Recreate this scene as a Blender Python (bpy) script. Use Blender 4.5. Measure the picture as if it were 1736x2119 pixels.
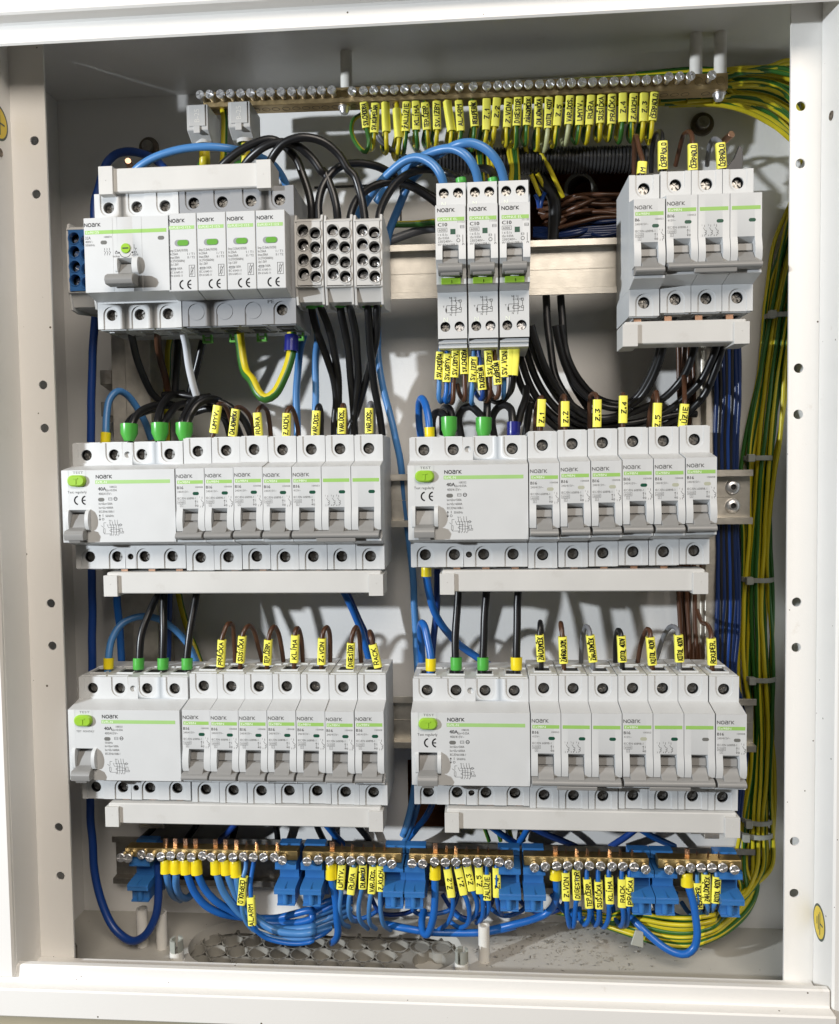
import bpy, bmesh, math, random, unicodedata
from mathutils import Vector, Matrix
random.seed(7)
for o in list(bpy.data.objects): bpy.data.objects.remove(o)
sc = bpy.context.scene
COL = sc.collection
U = 0.001                                   # all dimensions below are millimetres

# ---------------------------------------------------------------- camera
YAW, PITCH, ROLL = -0.0742, -0.0481, 0.0136
CAM = Vector((44.66, -498.95, 17.81)); FPX = 1700.6      # focal length in pixels of a 1736 wide picture
_f = Vector((math.sin(YAW)*math.cos(PITCH), math.cos(YAW)*math.cos(PITCH), math.sin(PITCH)))
_r0 = Vector((math.cos(YAW), -math.sin(YAW), 0)); _d0 = _f.cross(_r0)
_r = math.cos(ROLL)*_r0 + math.sin(ROLL)*_d0
_d = -math.sin(ROLL)*_r0 + math.cos(ROLL)*_d0
cam = bpy.data.cameras.new('camera'); camo = bpy.data.objects.new('camera', cam); COL.objects.link(camo)
cam.sensor_fit = 'HORIZONTAL'; cam.sensor_width = 36.0; cam.lens = 36.0*FPX/1736.0
cam.clip_start = 0.01; cam.clip_end = 20
M = Matrix((( _r.x, -_d.x, -_f.x, CAM.x*U), (_r.y, -_d.y, -_f.y, CAM.y*U), (_r.z, -_d.z, -_f.z, CAM.z*U), (0,0,0,1)))
camo.matrix_world = M
sc.camera = camo
sc.render.resolution_x, sc.render.resolution_y = 839, 1024

# ---------------------------------------------------------------- light
world = bpy.data.worlds.new('World'); sc.world = world; world.use_nodes = True
bg = world.node_tree.nodes['Background']
bg.inputs[0].default_value = (1.0, 0.90, 0.78, 1); bg.inputs[1].default_value = 0.04
def lamp(name, kind, loc, target, energy, col, size):
    l = bpy.data.lights.new(name, kind); l.energy = energy; l.color = col
    o = bpy.data.objects.new(name, l); COL.objects.link(o); o.location = loc
    o.rotation_euler = (Vector(target)-Vector(loc)).to_track_quat('-Z', 'Y').to_euler()
    if kind == 'AREA': l.shape = 'RECTANGLE'; l.size, l.size_y = size
    else: l.shadow_soft_size = size
    return o
work_lamp = lamp('work_lamp', 'SPOT', (-1.12, -0.87, 0.18), (0.0, 0, 0.0), 86.0, (0.89, 0.945, 1.0), 0.020)
work_lamp.data.spot_size = math.radians(75); work_lamp.data.spot_blend = 0.3
room = lamp('room_lamp', 'AREA', (0.32, -1.62, 1.28), (0, 0, 0.0), 36.0, (1.0, 0.905, 0.80), (1.2, 0.9))
sc.view_settings.view_transform = 'Standard'; sc.view_settings.look = 'None'
sc.view_settings.exposure = 0.0; sc.view_settings.gamma = 1.0
sc.render.engine = 'CYCLES'
sc.cycles.max_bounces = 6; sc.cycles.diffuse_bounces = 4; sc.cycles.glossy_bounces = 3
sc.cycles.caustics_reflective = False; sc.cycles.caustics_refractive = False

# ---------------------------------------------------------------- reading the photograph: zone (origin, scale) -> picture pixel -> point at depth Y
ZN = {'0':(0,0,1/1.93318),'1':(0,0,1.4467),'2':(1100,0,1.4467),'3':(2156,0,1.4467),'F':(200,600,1.578),'G':(1100,600,1.578),'E':(2100,600,1.3822),'A':(200,1500,1.24),'B':(1550,1500,1.12),'C':(200,2350,1.1972),'D':(1600,2350,1.085),'H':(200,3250,1.1573),'J':(300,1300,2.8933),'K':(2600,1300,2.2963),'L':(1000,1150,2.48),'M':(1650,1350,2.48),'N':(2100,1350,2.48),'O':(1700,500,1.9289),'P':(1250,2000,2.825),'Q':(2600,1850,2.3543),'R':(400,3300,2.0424),'S':(1200,3250,2.0424),'T':(1950,3300,2.6708),'U':(2500,3250,2.48),'X':(1700,700,2.8244),'Z':(700,3600,1.24),'a':(700,250,2.17)}
def px(z, x, y):
    o = ZN[z]; return (o[0]+x/o[2])/1.93318, (o[1]+y/o[2])/1.93318
def at(z, x, y, Y):
    p = px(z, x, y)
    d = _r*((p[0]-868)/FPX) + _d*((p[1]-1059.5)/FPX) + _f
    return CAM + d*((Y-CAM.y)/d.y)

# ---------------------------------------------------------------- materials
MATS = {}
def mat(name, col, rough=0.5, metal=0.0, var=0.0, vscale=60.0, bump=0.0, bscale=900.0, specks=0.0, spec=0.5, coat=0.0, dirt=None, rvar=0.0):
    m = bpy.data.materials.new(name); m.use_nodes = True; nt = m.node_tree; N = nt.nodes; L = nt.links
    b = N['Principled BSDF']
    b.inputs['Base Color'].default_value = (*col, 1); b.inputs['Roughness'].default_value = rough
    b.inputs['Metallic'].default_value = metal; b.inputs['Specular IOR Level'].default_value = spec
    b.inputs['Coat Weight'].default_value = coat
    tc = N.new('ShaderNodeTexCoord'); src = None
    if var or specks or dirt or rvar:
        rgb = N.new('ShaderNodeRGB'); rgb.outputs[0].default_value = (*col, 1); src = rgb.outputs[0]
    if var:
        n = N.new('ShaderNodeTexNoise'); n.inputs['Scale'].default_value = vscale; n.inputs['Detail'].default_value = 5
        L.new(tc.outputs['Object'], n.inputs['Vector'])
        mr = N.new('ShaderNodeMapRange'); mr.inputs[1].default_value = 0.3; mr.inputs[2].default_value = 0.7
        mr.inputs[3].default_value = 1-var; mr.inputs[4].default_value = 1+var*0.5
        L.new(n.outputs[0], mr.inputs[0])
        mx = N.new('ShaderNodeVectorMath'); mx.operation = 'SCALE'
        L.new(src, mx.inputs[0]); L.new(mr.outputs[0], mx.inputs['Scale']); src = mx.outputs[0]
    if dirt:
        n = N.new('ShaderNodeTexNoise'); n.inputs['Scale'].default_value = dirt[1]; n.inputs['Detail'].default_value = 8; n.inputs['Roughness'].default_value = 0.7
        L.new(tc.outputs['Object'], n.inputs['Vector'])
        mr = N.new('ShaderNodeMapRange'); mr.inputs[1].default_value = dirt[2]; mr.inputs[2].default_value = dirt[3]; mr.inputs[4].default_value = dirt[4]
        L.new(n.outputs[0], mr.inputs[0])
        mx = N.new('ShaderNodeMix'); mx.data_type = 'RGBA'; L.new(mr.outputs[0], mx.inputs[0]); L.new(src, mx.inputs[6])
        mx.inputs[7].default_value = (*dirt[0], 1); src = mx.outputs[2]
    if specks:
        v = N.new('ShaderNodeTexVoronoi'); v.inputs['Scale'].default_value = specks
        L.new(tc.outputs['Object'], v.inputs['Vector'])
        n = N.new('ShaderNodeTexNoise'); n.inputs['Scale'].default_value = specks*0.23
        L.new(tc.outputs['Object'], n.inputs['Vector'])
        ad = N.new('ShaderNodeMath'); ad.operation = 'MULTIPLY_ADD'; ad.inputs[1].default_value = -0.6; ad.inputs[2].default_value = 0.305
        L.new(n.outputs[0], ad.inputs[0])
        lt = N.new('ShaderNodeMath'); lt.operation = 'LESS_THAN'; L.new(v.outputs['Distance'], lt.inputs[0]); L.new(ad.outputs[0], lt.inputs[1])
        mx = N.new('ShaderNodeMix'); mx.data_type = 'RGBA'; L.new(lt.outputs[0], mx.inputs[0]); L.new(src, mx.inputs[6])
        mx.inputs[7].default_value = (0.10, 0.075, 0.05, 1); src = mx.outputs[2]
    if src: L.new(src, b.inputs['Base Color'])
    if rvar:
        n = N.new('ShaderNodeTexNoise'); n.inputs['Scale'].default_value = vscale*2; n.inputs['Detail'].default_value = 4
        L.new(tc.outputs['Object'], n.inputs['Vector'])
        mr = N.new('ShaderNodeMapRange'); mr.inputs[3].default_value = max(rough-rvar, .05); mr.inputs[4].default_value = rough+rvar
        L.new(n.outputs[0], mr.inputs[0]); L.new(mr.outputs[0], b.inputs['Roughness'])
    if bump:
        n = N.new('ShaderNodeTexNoise'); n.inputs['Scale'].default_value = bscale; n.inputs['Detail'].default_value = 3
        L.new(tc.outputs['Object'], n.inputs['Vector'])
        bp = N.new('ShaderNodeBump'); bp.inputs['Strength'].default_value = bump; bp.inputs['Distance'].default_value = 0.0005
        L.new(n.outputs[0], bp.inputs['Height']); L.new(bp.outputs[0], b.inputs['Normal'])
    MATS[name] = m; return m
mat('paint', (0.84,0.83,0.81), 0.36, var=0.05, vscale=9, bump=0.22, bscale=700, rvar=0.08, dirt=((0.55,0.50,0.43),16,0.60,0.78,0.35))
mat('paint_front', (0.82,0.805,0.775), 0.38, var=0.03, vscale=9, bump=0.12, bscale=1400, specks=150, dirt=((0.42,0.33,0.22),38,0.66,0.80,0.45))
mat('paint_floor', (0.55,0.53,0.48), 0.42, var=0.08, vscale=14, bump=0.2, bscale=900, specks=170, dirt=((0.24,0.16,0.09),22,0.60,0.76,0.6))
mat('plastic', (0.585,0.597,0.60), 0.42, var=0.03, vscale=45, bump=0.05, bscale=2500, rvar=0.06, dirt=((0.40,0.37,0.32),55,0.66,0.82,0.35))
mat('plastic_comb', (0.58,0.575,0.555), 0.46, var=0.05, vscale=30, bump=0.08, bscale=1500, rvar=0.06, dirt=((0.36,0.33,0.28),45,0.62,0.80,0.35))
mat('plastic_block', (0.52,0.515,0.50), 0.45, var=0.03, vscale=60)
mat('plastic_grey', (0.27,0.28,0.295), 0.45, var=0.02, vscale=60, bump=0.05, bscale=2000)
mat('lever', (0.245,0.242,0.235), 0.40, var=0.03, vscale=90, bump=0.05, bscale=2500)
mat('strip', (0.29,0.52,0.12), 0.5, var=0.03, vscale=90)
mat('strip_pale', (0.33,0.55,0.19), 0.5, var=0.03, vscale=90)
mat('button', (0.30,0.53,0.045), 0.28, var=0.03, vscale=90)
mat('spd_window', (0.13,0.36,0.05), 0.3)
mat('indicator', (0.015,0.075,0.045), 0.25)
mat('indicator_grey', (0.16,0.16,0.15), 0.3)
mat('indicator_beige', (0.42,0.43,0.33), 0.35)
mat('ink', (0.025,0.025,0.027), 0.6)
mat('ink_grey', (0.11,0.11,0.11), 0.6)
mat('ink_white', (0.80,0.86,0.74), 0.6)
mat('pen', (0.012,0.012,0.012), 0.4)
mat('dark', (0.012,0.012,0.012), 0.5)
mat('terminal', (0.40,0.39,0.37), 0.36, 1.0, var=0.2, vscale=300)
mat('zinc', (0.94,0.94,0.95), 0.38, 1.0, var=0.06, vscale=300)
mat('steel', (0.64,0.61,0.55), 0.48, 1.0, var=0.14, vscale=160, bump=0.12, bscale=900, rvar=0.10)
mat('steel_dull', (0.36,0.34,0.31), 0.50, 1.0, var=0.25, vscale=160, bump=0.3, bscale=600)
mat('brass', (0.66,0.49,0.22), 0.40, 1.0, var=0.12, vscale=200, rvar=0.08)
mat('brass_dull', (0.48,0.36,0.19), 0.46, 1.0, var=0.22, vscale=160, rvar=0.10)
mat('copper', (0.62,0.38,0.26), 0.36, 1.0, var=0.2, vscale=300)
mat('wire_black', (0.008,0.008,0.009), 0.34, spec=0.5)
mat('wire_blue', (0.06,0.20,0.46), 0.36, var=0.06, vscale=60)
mat('wire_blue_vivid', (0.012,0.115,0.42), 0.34, var=0.06, vscale=60)
mat('wire_blue_dark', (0.008,0.045,0.22), 0.36, var=0.06, vscale=60)
mat('wire_blue_shaded', (0.004,0.018,0.085), 0.34)  # blue insulation darkened, with deep shade among the wires put into its colour
mat('grommet', (0.30,0.288,0.255), 0.5, var=0.1, vscale=40)  # floor colour made darker, the recess shade is in the tone
mat('wire_brown', (0.075,0.032,0.016), 0.36, var=0.08, vscale=60)
mat('wire_grey', (0.15,0.155,0.17), 0.38)
mat('wire_white', (0.62,0.64,0.67), 0.38)
mat('pe_yellow', (0.60,0.50,0.018), 0.36, var=0.06, vscale=60)
mat('pe_green', (0.03,0.13,0.018), 0.36, var=0.06, vscale=60)
mat('pe_pale', (0.45,0.47,0.25), 0.4)
mat('sleeve', (0.90,0.85,0.115), 0.42, var=0.035, vscale=180)
mat('ferrule_green', (0.075,0.38,0.06), 0.30)
mat('ferrule_yellow', (0.80,0.64,0.015), 0.32, var=0.05, vscale=200)
mat('ferrule_blue', (0.012,0.016,0.17), 0.28)
mat('holder', (0.035,0.165,0.44), 0.36, var=0.04, vscale=80)
mat('block_blue', (0.035,0.13,0.33), 0.36)
mat('conduit', (0.035,0.035,0.037), 0.36)
mat('pipe', (0.20,0.19,0.17), 0.5, var=0.2, vscale=120)
mat('masonry', (0.34,0.15,0.075), 0.9, var=0.35, vscale=40, bump=0.7, bscale=250)
mat('nylon', (0.34,0.35,0.31), 0.4)
mat('tube_white', (0.74,0.72,0.67), 0.42, var=0.05, vscale=80, dirt=((0.25,0.18,0.10),60,0.62,0.8,0.6))
mat('sticker_yellow', (0.75,0.55,0.04), 0.45)
mat('sticker_ring', (0.05,0.075,0.06), 0.5)
mat('clip_green', (0.17,0.50,0.10), 0.35)
mat('debris', (0.36,0.34,0.30), 0.8, var=0.3, vscale=300)
mat('bolt', (0.20,0.17,0.14), 0.42, 1.0, var=0.3, vscale=200)
mat('wall_olive', (0.42,0.37,0.26), 0.8, var=0.08, vscale=20)

# ---------------------------------------------------------------- mesh collector
class MB:
    def __init__(s): s.v = []; s.f = []; s.m = []
    def add(s, vs, fs, mi=0):
        n = len(s.v); s.v += [tuple(p) for p in vs]; s.f += [tuple(i+n for i in f) for f in fs]; s.m += [mi]*len(fs); return s
    def box(s, x0, x1, y0, y1, z0, z1, mi=0):
        return s.add([(x0,y0,z0),(x1,y0,z0),(x1,y1,z0),(x0,y1,z0),(x0,y0,z1),(x1,y0,z1),(x1,y1,z1),(x0,y1,z1)],
                     [(0,3,2,1),(4,5,6,7),(0,1,5,4),(2,3,7,6),(1,2,6,5),(3,0,4,7)], mi)
    def prism(s, prof, x0, x1, mi=0):          # profile of (y, z) drawn out along x
        n = len(prof)
        a = sum(prof[i][0]*prof[(i+1)%n][1]-prof[(i+1)%n][0]*prof[i][1] for i in range(n))
        if a < 0: prof = prof[::-1]
        vs = [(x0,y,z) for y,z in prof]+[(x1,y,z) for y,z in prof]
        fs = [tuple(range(n))[::-1], tuple(range(n,2*n))]+[(i,(i+1)%n,n+(i+1)%n,n+i) for i in range(n)]
        return s.add(vs, fs, mi)
    def plate(s, poly, y0, y1, mi=0):           # outline of (x, z) with thickness along y (y0 is the front)
        n = len(poly)
        a = sum(poly[i][0]*poly[(i+1)%n][1]-poly[(i+1)%n][0]*poly[i][1] for i in range(n))
        if a < 0: poly = poly[::-1]
        vs = [(x,y0,z) for x,z in poly]+[(x,y1,z) for x,z in poly]
        fs = [tuple(range(n)), tuple(range(n,2*n))[::-1]]+[(i,n+i,n+(i+1)%n,(i+1)%n) for i in range(n)]
        return s.add(vs, fs, mi)
    def flat(s, poly, y, mi=0):
        n = len(poly)
        a = sum(poly[i][0]*poly[(i+1)%n][1]-poly[(i+1)%n][0]*poly[i][1] for i in range(n))
        if a < 0: poly = poly[::-1]
        return s.add([(x,y,z) for x,z in poly], [tuple(range(n))], mi)
    def cyl(s, c, ax, r, h, n=16, mi=0, r2=None, cap=True):
        c = Vector(c); ax = Vector(ax).normalized(); a = ax.orthogonal().normalized(); b = ax.cross(a); r2 = r if r2 is None else r2
        vs = [c+a*(r*math.cos(t))+b*(r*math.sin(t)) for t in [2*math.pi*i/n for i in range(n)]]
        vs += [c+ax*h+a*(r2*math.cos(t))+b*(r2*math.sin(t)) for t in [2*math.pi*i/n for i in range(n)]]
        fs = [(i,(i+1)%n,n+(i+1)%n,n+i) for i in range(n)]
        if cap: fs += [tuple(range(n))[::-1], tuple(range(n,2*n))]
        return s.add(vs, fs, mi)
    def lathe(s, c, ax, prof, n=16, mi=0):      # prof: (radius, height along ax)
        c = Vector(c); ax = Vector(ax).normalized(); a = ax.orthogonal().normalized(); b = ax.cross(a)
        vs = [c+ax*h+a*(r*math.cos(2*math.pi*i/n))+b*(r*math.sin(2*math.pi*i/n)) for r,h in prof for i in range(n)]
        fs = [(k*n+i,k*n+(i+1)%n,(k+1)*n+(i+1)%n,(k+1)*n+i) for k in range(len(prof)-1) for i in range(n)]
        return s.add(vs, fs, mi)
    def hole(s, x0, x1, z0, z1, cx, cz, r, y, depth, mi=0, mb=1, n=20, tr=None, bottom=True, hexr=None, lipd=1.1):   # plate cell facing -y with a real round hole
        tr = tr or (lambda u,w,v: (u,v,w))
        if hexr: ang = [2*math.pi*i/24 for i in range(24)]
        else:
            ang = [2*math.pi*i/n for i in range(n)]+[math.atan2(z-cz,x-cx)%(2*math.pi) for x in (x0,x1) for z in (z0,z1)]
        ang = sorted(set(round(t,5) for t in ang)); k = len(ang); inn = []; out = []
        for t in ang:
            c, q = math.cos(t), math.sin(t)
            if hexr:
                tt = (t % (math.pi/3))-math.pi/6; e = hexr*math.cos(math.pi/6)/math.cos(tt)
            else:
                e = min(((x1-cx)/c if c>1e-6 else (x0-cx)/c if c<-1e-6 else 1e9), ((z1-cz)/q if q>1e-6 else (z0-cz)/q if q<-1e-6 else 1e9))
            inn.append((cx+r*c, cz+r*q)); out.append((cx+e*c, cz+e*q))
        lip = math.copysign(min(abs(depth),lipd), depth) if mb != mi else depth
        vs = [tr(x,z,y) for x,z in out]+[tr(x,z,y) for x,z in inn]+[tr(x,z,y+lip) for x,z in inn]
        fs = [(i,(i+1)%k,k+(i+1)%k,k+i) for i in range(k)]+[(k+i,k+(i+1)%k,2*k+(i+1)%k,2*k+i) for i in range(k)]
        s.add(vs, fs, mi)
        if mb != mi and bottom: s.add([tr(x,z,y+lip) for x,z in inn]+[tr(x,z,y+depth) for x,z in inn], [(i,(i+1)%k,k+(i+1)%k,k+i) for i in range(k)], mb)
        if bottom: s.add([tr(x,z,y+depth) for x,z in inn], [tuple(range(k))], mb)
        return s
    def mesh(s, name, mats, bevel=0.0, sharp=40, org=(0,0,0), merge=True):
        me = bpy.data.meshes.new(name); o = Vector(org)
        me.from_pydata([((x-o.x)*U,(y-o.y)*U,(z-o.z)*U) for x,y,z in s.v], [], s.f)
        for k in ([mats] if isinstance(mats, str) else mats): me.materials.append(MATS[k])
        me.polygons.foreach_set('material_index', s.m)
        if bevel or merge:
            bm = bmesh.new(); bm.from_mesh(me)
            if merge and not bevel: bmesh.ops.recalc_face_normals(bm, faces=bm.faces)
            if bevel:
                bmesh.ops.remove_doubles(bm, verts=bm.verts, dist=1e-6)
                bmesh.ops.recalc_face_normals(bm, faces=bm.faces)
                ed = [e for e in bm.edges if len(e.link_faces) == 2 and e.calc_face_angle(0) > 0.6]
                bmesh.ops.bevel(bm, geom=ed, offset=bevel*U, segments=1, profile=0.5, affect='EDGES', clamp_overlap=True)
            bm.to_mesh(me); bm.free()
        me.polygons.foreach_set('use_smooth', [not bevel or sharp >= 50]*len(me.polygons))
        me.set_sharp_from_angle(angle=math.radians(min(sharp,28) if bevel else sharp))
        me.update(); return me
def link(name, me, parent=None, loc=(0,0,0), rot=None):
    o = bpy.data.objects.new(name, me); COL.objects.link(o)
    o.location = Vector(loc)*U
    if rot: o.rotation_euler = rot
    if parent: o.parent = parent
    return o
def tag(o, label=None, cat=None, group=None, kind=None):
    for k, v in (('label',label),('category',cat),('group',group),('kind',kind)):
        if v: o[k] = v
    return o
def thing(name, label, cat, loc=(0,0,0), group=None, rot=None):
    o = link(name, None, None, loc, rot); o.empty_display_size = 0.01
    return tag(o, label, cat, group)

# ---------------------------------------------------------------- printed and handwritten characters
def ribbon(mb, pts, w, tr, mi=0):
    h = w/2
    for (ax,ay),(bx,by) in zip(pts, pts[1:]):
        dx, dy = bx-ax, by-ay; l = math.hypot(dx,dy) or 1; dx, dy = dx/l*h, dy/l*h
        mb.add([tr(ax-dx*.6+dy,ay-dy*.6-dx), tr(bx+dx*.6+dy,by+dy*.6-dx), tr(bx+dx*.6-dy,by+dy*.6+dx), tr(ax-dx*.6-dy,ay-dy*.6+dx)], [(0,1,2,3)], mi)
GL = {'A':'00 26 40|12 32','B':'00 06 36 45 34 03|34 42 31 00','C':'45 36 16 05 01 10 30 41','D':'00 06 26 44 42 20 00','E':'40 00 06 46|03 33','F':'00 06 46|03 33','G':'45 26 05 01 20 41 43 23','H':'00 06|40 46|03 43','I':'20 26','J':'01 10 31 36','K':'00 06|46 02|13 40','L':'06 00 40','M':'00 06 23 46 40','N':'00 06 40 46','O':'10 01 05 16 36 45 41 30 10','P':'00 06 36 45 44 33 03','R':'00 06 36 45 44 33 03|23 40','S':'45 26 05 14 32 41 20 01','T':'20 26|06 46','U':'06 01 10 30 41 46','V':'06 20 46','X':'00 46|06 40','Y':'06 23 46|23 20','Z':'06 46 00 40|13 33','1':'14 36 30','2':'05 26 45 00 40','3':'06 46 23 42 20 01','4':'30 36 02 42','5':'46 06 04 34 42 20 01','6':'45 16 01 10 31 42 23 02','7':'06 46 10','8':'23 05 26 45 23 01 20 41 23','9':'43 14 05 26 45 30','0':'10 01 05 16 36 45 41 30 10','.':'10 20 21 11 10','-':'03 43','/':'00 46',' ':''}
def hand(text, length, height, seed=0):         # strokes of hand lettering in (along, up) millimetres, 0..length
    rnd = random.Random(seed*977+len(text)); out = []; cur = 0.0
    for ch in unicodedata.normalize('NFD', text):
        if unicodedata.combining(ch):
            x = cur-3.6; y = 7.4
            out.append([(x+.8,y),(x+1.9,y+1.2)] if ord(ch) == 0x301 else [(x+.4,y+1.2),(x+1.3,y),(x+2.3,y+1.2)]); continue
        g = GL.get(ch.upper(), ''); k = 0.62 if ch in '.I 1' else 1.0
        jy = rnd.uniform(-.5,.5); js = rnd.uniform(.9,1.12); sl = rnd.uniform(-.03,.12)
        for st in g.split('|'):
            if st: out.append([(cur+(int(p[0])*k+rnd.uniform(-.28,.28))*.95+sl*int(p[1]), (int(p[1])+rnd.uniform(-.3,.3))*js+jy) for p in st.split()])
        cur += (4*k+1.35)
    s = min(length/max(cur-1.2,1), height/6*1.15); sy = height/6
    tot = (cur-1.2)*s
    return [[(x*s-tot/2, y*sy-height/2) for x,y in st] for st in out]
_fc = {}
def glyph(text):
    if text not in _fc:
        cu = bpy.data.curves.new('t','FONT'); cu.body = text; cu.size = 1.0; cu.resolution_u = 2
        ob = bpy.data.objects.new('t', cu); COL.objects.link(ob)
        me = bpy.data.meshes.new_from_object(ob)
        _fc[text] = ([(v.co.x, v.co.y) for v in me.vertices], [tuple(p.vertices) for p in me.polygons])
        bpy.data.objects.remove(ob); bpy.data.curves.remove(cu); bpy.data.meshes.remove(me)
    return _fc[text]
def ptext(mb, text, x, z, h, y, width=None, mi=0, bold=0.0):   # printed text, cap height h, on the plane y, left baseline at (x, z)
    vs, fs = glyph(text)
    if not vs: return
    x0 = min(v[0] for v in vs); x1 = max(v[0] for v in vs); s = h/0.729; sx = width/(x1-x0) if width else s
    for off in ([0] if not bold else [-bold, bold]):
        mb.add([(x+(a-x0)*sx+off, y-abs(off)*.02*(1 if off > 0 else 0), z+b*s) for a,b in vs], fs, mi)
LOGO = [[(0,0),(0,1),(.95,0),(.95,1)],[(1.45,.1),(1.35,.3),(1.35,.7),(1.5,.9),(1.7,1),(2.0,1),(2.2,.9),(2.3,.7),(2.3,.3),(2.2,.1),(2.0,0),(1.6,0),(1.45,.1)],
        [(2.75,1),(3.3,1),(3.5,.85),(3.5,0),(2.9,0),(2.7,.15),(2.7,.45),(2.9,.58),(3.5,.58)],[(3.95,0),(3.95,.75),(4.1,.95),(4.45,1)],[(4.8,0),(4.8,1)],[(5.55,1),(4.85,.5),(5.6,0)]]
def logo(mb, x, z, w, y, mi=0, k=1.0):
    s = w/5.65
    for i, st in enumerate(LOGO): ribbon(mb, st, .25*k, lambda a,b: (x+a*s, y-i*.003, z+b*s*1.05), mi)
def ce(mb, x, z, h, y, mi=0):
    r = h/2
    for cx in (x+r, x+r*2.9):
        ribbon(mb, [(cx+r*.62+r*math.cos(t), z+r+r*math.sin(t)) for t in [math.radians(a) for a in range(105,256,15)]], h*.17, lambda a,b: (a,y,b), mi)
    ribbon(mb, [(x+r*2.1+r*.5,z+r),(x+r*3.3,z+r)], h*.15, lambda a,b: (a,y-.01,b), mi)
def lines(mb, segs, w, y, mi=0):
    for st in segs: ribbon(mb, st, w, lambda a,b: (a,y,b), mi)
def rect(x0,z0,x1,z1): return [(x0,z0),(x1,z0),(x1,z1),(x0,z1),(x0,z0)]
def stadium(cx, cz, hw, hh, n=8):
    r = hh; out = []
    for i in range(n+1): t = -math.pi/2+math.pi*i/n; out.append((cx+hw-r+r*math.cos(t), cz+r*math.sin(t)))
    for i in range(n+1): t = math.pi/2+math.pi*i/n; out.append((cx-hw+r+r*math.cos(t), cz+r*math.sin(t)))
    return out
def sphere_pts(): pass

# ---------------------------------------------------------------- tubes, wires and what is threaded on them
def spline(pts, step=2.2):
    P = [Vector(p) for p in pts]
    if len(P) == 2: P = [P[0], (P[0]+P[1])/2, P[1]]
    P = [P[0]*2-P[1]]+P+[P[-1]*2-P[-2]]; out = []
    for i in range(1, len(P)-2):
        a,b,c,d = P[i-1:i+3]; n = max(2, int((c-b).length/step))
        t0 = 0; t1 = max((b-a).length,.01)**.5; t2 = t1+max((c-b).length,.01)**.5; t3 = t2+max((d-c).length,.01)**.5
        for k in range(n):
            t = t1+(t2-t1)*k/n
            A1 = a*((t1-t)/(t1-t0))+b*((t-t0)/(t1-t0)); A2 = b*((t2-t)/(t2-t1))+c*((t-t1)/(t2-t1)); A3 = c*((t3-t)/(t3-t2))+d*((t-t2)/(t3-t2))
            B1 = A1*((t2-t)/(t2-t0))+A2*((t-t0)/(t2-t0)); B2 = A2*((t3-t)/(t3-t1))+A3*((t-t1)/(t3-t1))
            out.append(B1*((t2-t)/(t2-t1))+B2*((t-t1)/(t2-t1)))
    out.append(P[-2]); return out
def tube(mb, path, r, n=10, mi=0, stripe=None, twist=0.0, phase=0.0, caps=True):
    T = [(path[min(i+1,len(path)-1)]-path[max(i-1,0)]).normalized() for i in range(len(path))]
    a = T[0].cross(Vector((0,1,0)))
    a = (a if a.length > .2 else T[0].orthogonal()).normalized()
    vs = []; base = len(mb.v)
    for i, p in enumerate(path):
        a = (a-T[i]*a.dot(T[i])).normalized(); b = T[i].cross(a)
        rr = r if not callable(r) else r(i)
        for k in range(n):
            t = 2*math.pi*k/n+phase+twist*i; vs.append(p+a*(rr*math.cos(t))+b*(rr*math.sin(t)))
    m = len(path); fs = [(i*n+k,i*n+(k+1)%n,(i+1)*n+(k+1)%n,(i+1)*n+k) for i in range(m-1) for k in range(n)]
    mb.add(vs, fs, mi)
    if stripe:
        mb.m[len(mb.m)-len(fs):] = [1 if k in stripe else 0 for i in range(m-1) for k in range(n)]
    if caps: mb.add([vs[k] for k in range(n)], [tuple(range(n))[::-1]], mi); mb.add([vs[(m-1)*n+k] for k in range(n)], [tuple(range(n))], mi)
    return mb
def Zp(zone, *pts): return [at(zone, *p) for p in pts]
WMAT = {'black':'wire_black','blue':'wire_blue','vivid':'wire_blue_vivid','navy':'wire_blue_dark','ink':'wire_blue_shaded','brown':'wire_brown','grey':'wire_grey','white':'wire_white','pale':'pe_pale'}
_seed = [0]
def sleeve(parent, p_start, p_end, text, w=5.4, th=4.2, seed=None, mark_h=None, tlen=None, toff=0.0, rot=0.0):
    # yellow marker tube from p_start to p_end; the lettering runs that way
    a, b = Vector(p_start), Vector(p_end); ax = (b-a); L = ax.length; ax.normalize(); c = (a+b)/2
    nrm = Vector((math.sin(rot),-math.cos(rot),0)); nrm = (nrm-ax*nrm.dot(ax)).normalized(); up = nrm.cross(ax)
    mb = MB(); n = 16; prof = []
    for k in range(n):
        t = 2*math.pi*k/n; cx, sx = math.cos(t), math.sin(t); e = 0.5
        prof.append((math.copysign(abs(cx)**e, cx)*w/2, math.copysign(abs(sx)**e, sx)*th/2))
    rings = [(-L/2,.80),(-L/2,1.0),(L/2,1.0),(L/2,.80),(L/2-1.2,.78)]
    vs = [ax*h+up*(u*k)+nrm*(v*k) for h,k in rings for u,v in prof]
    fs = [(i*n+k,i*n+(k+1)%n,(i+1)*n+(k+1)%n,(i+1)*n+k) for i in range(len(rings)-1) for k in range(n)]
    mb.add(vs, fs)
    o = link('marker_sleeve', mb.mesh('marker_sleeve', 'sleeve', sharp=50), parent, c-Vector(parent.location)/U)
    if text:
        _seed[0] += 1; lb = MB()
        for st in hand(text, tlen or L*0.84, mark_h or w*0.52, seed or _seed[0]):
            ribbon(lb, st, 0.58, lambda x,y: ax*(x+toff)+up*(y-.15)+nrm*(th/2+.06))
        link('lettering', lb.mesh('lettering', 'pen', merge=False), o)
    return o
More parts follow.
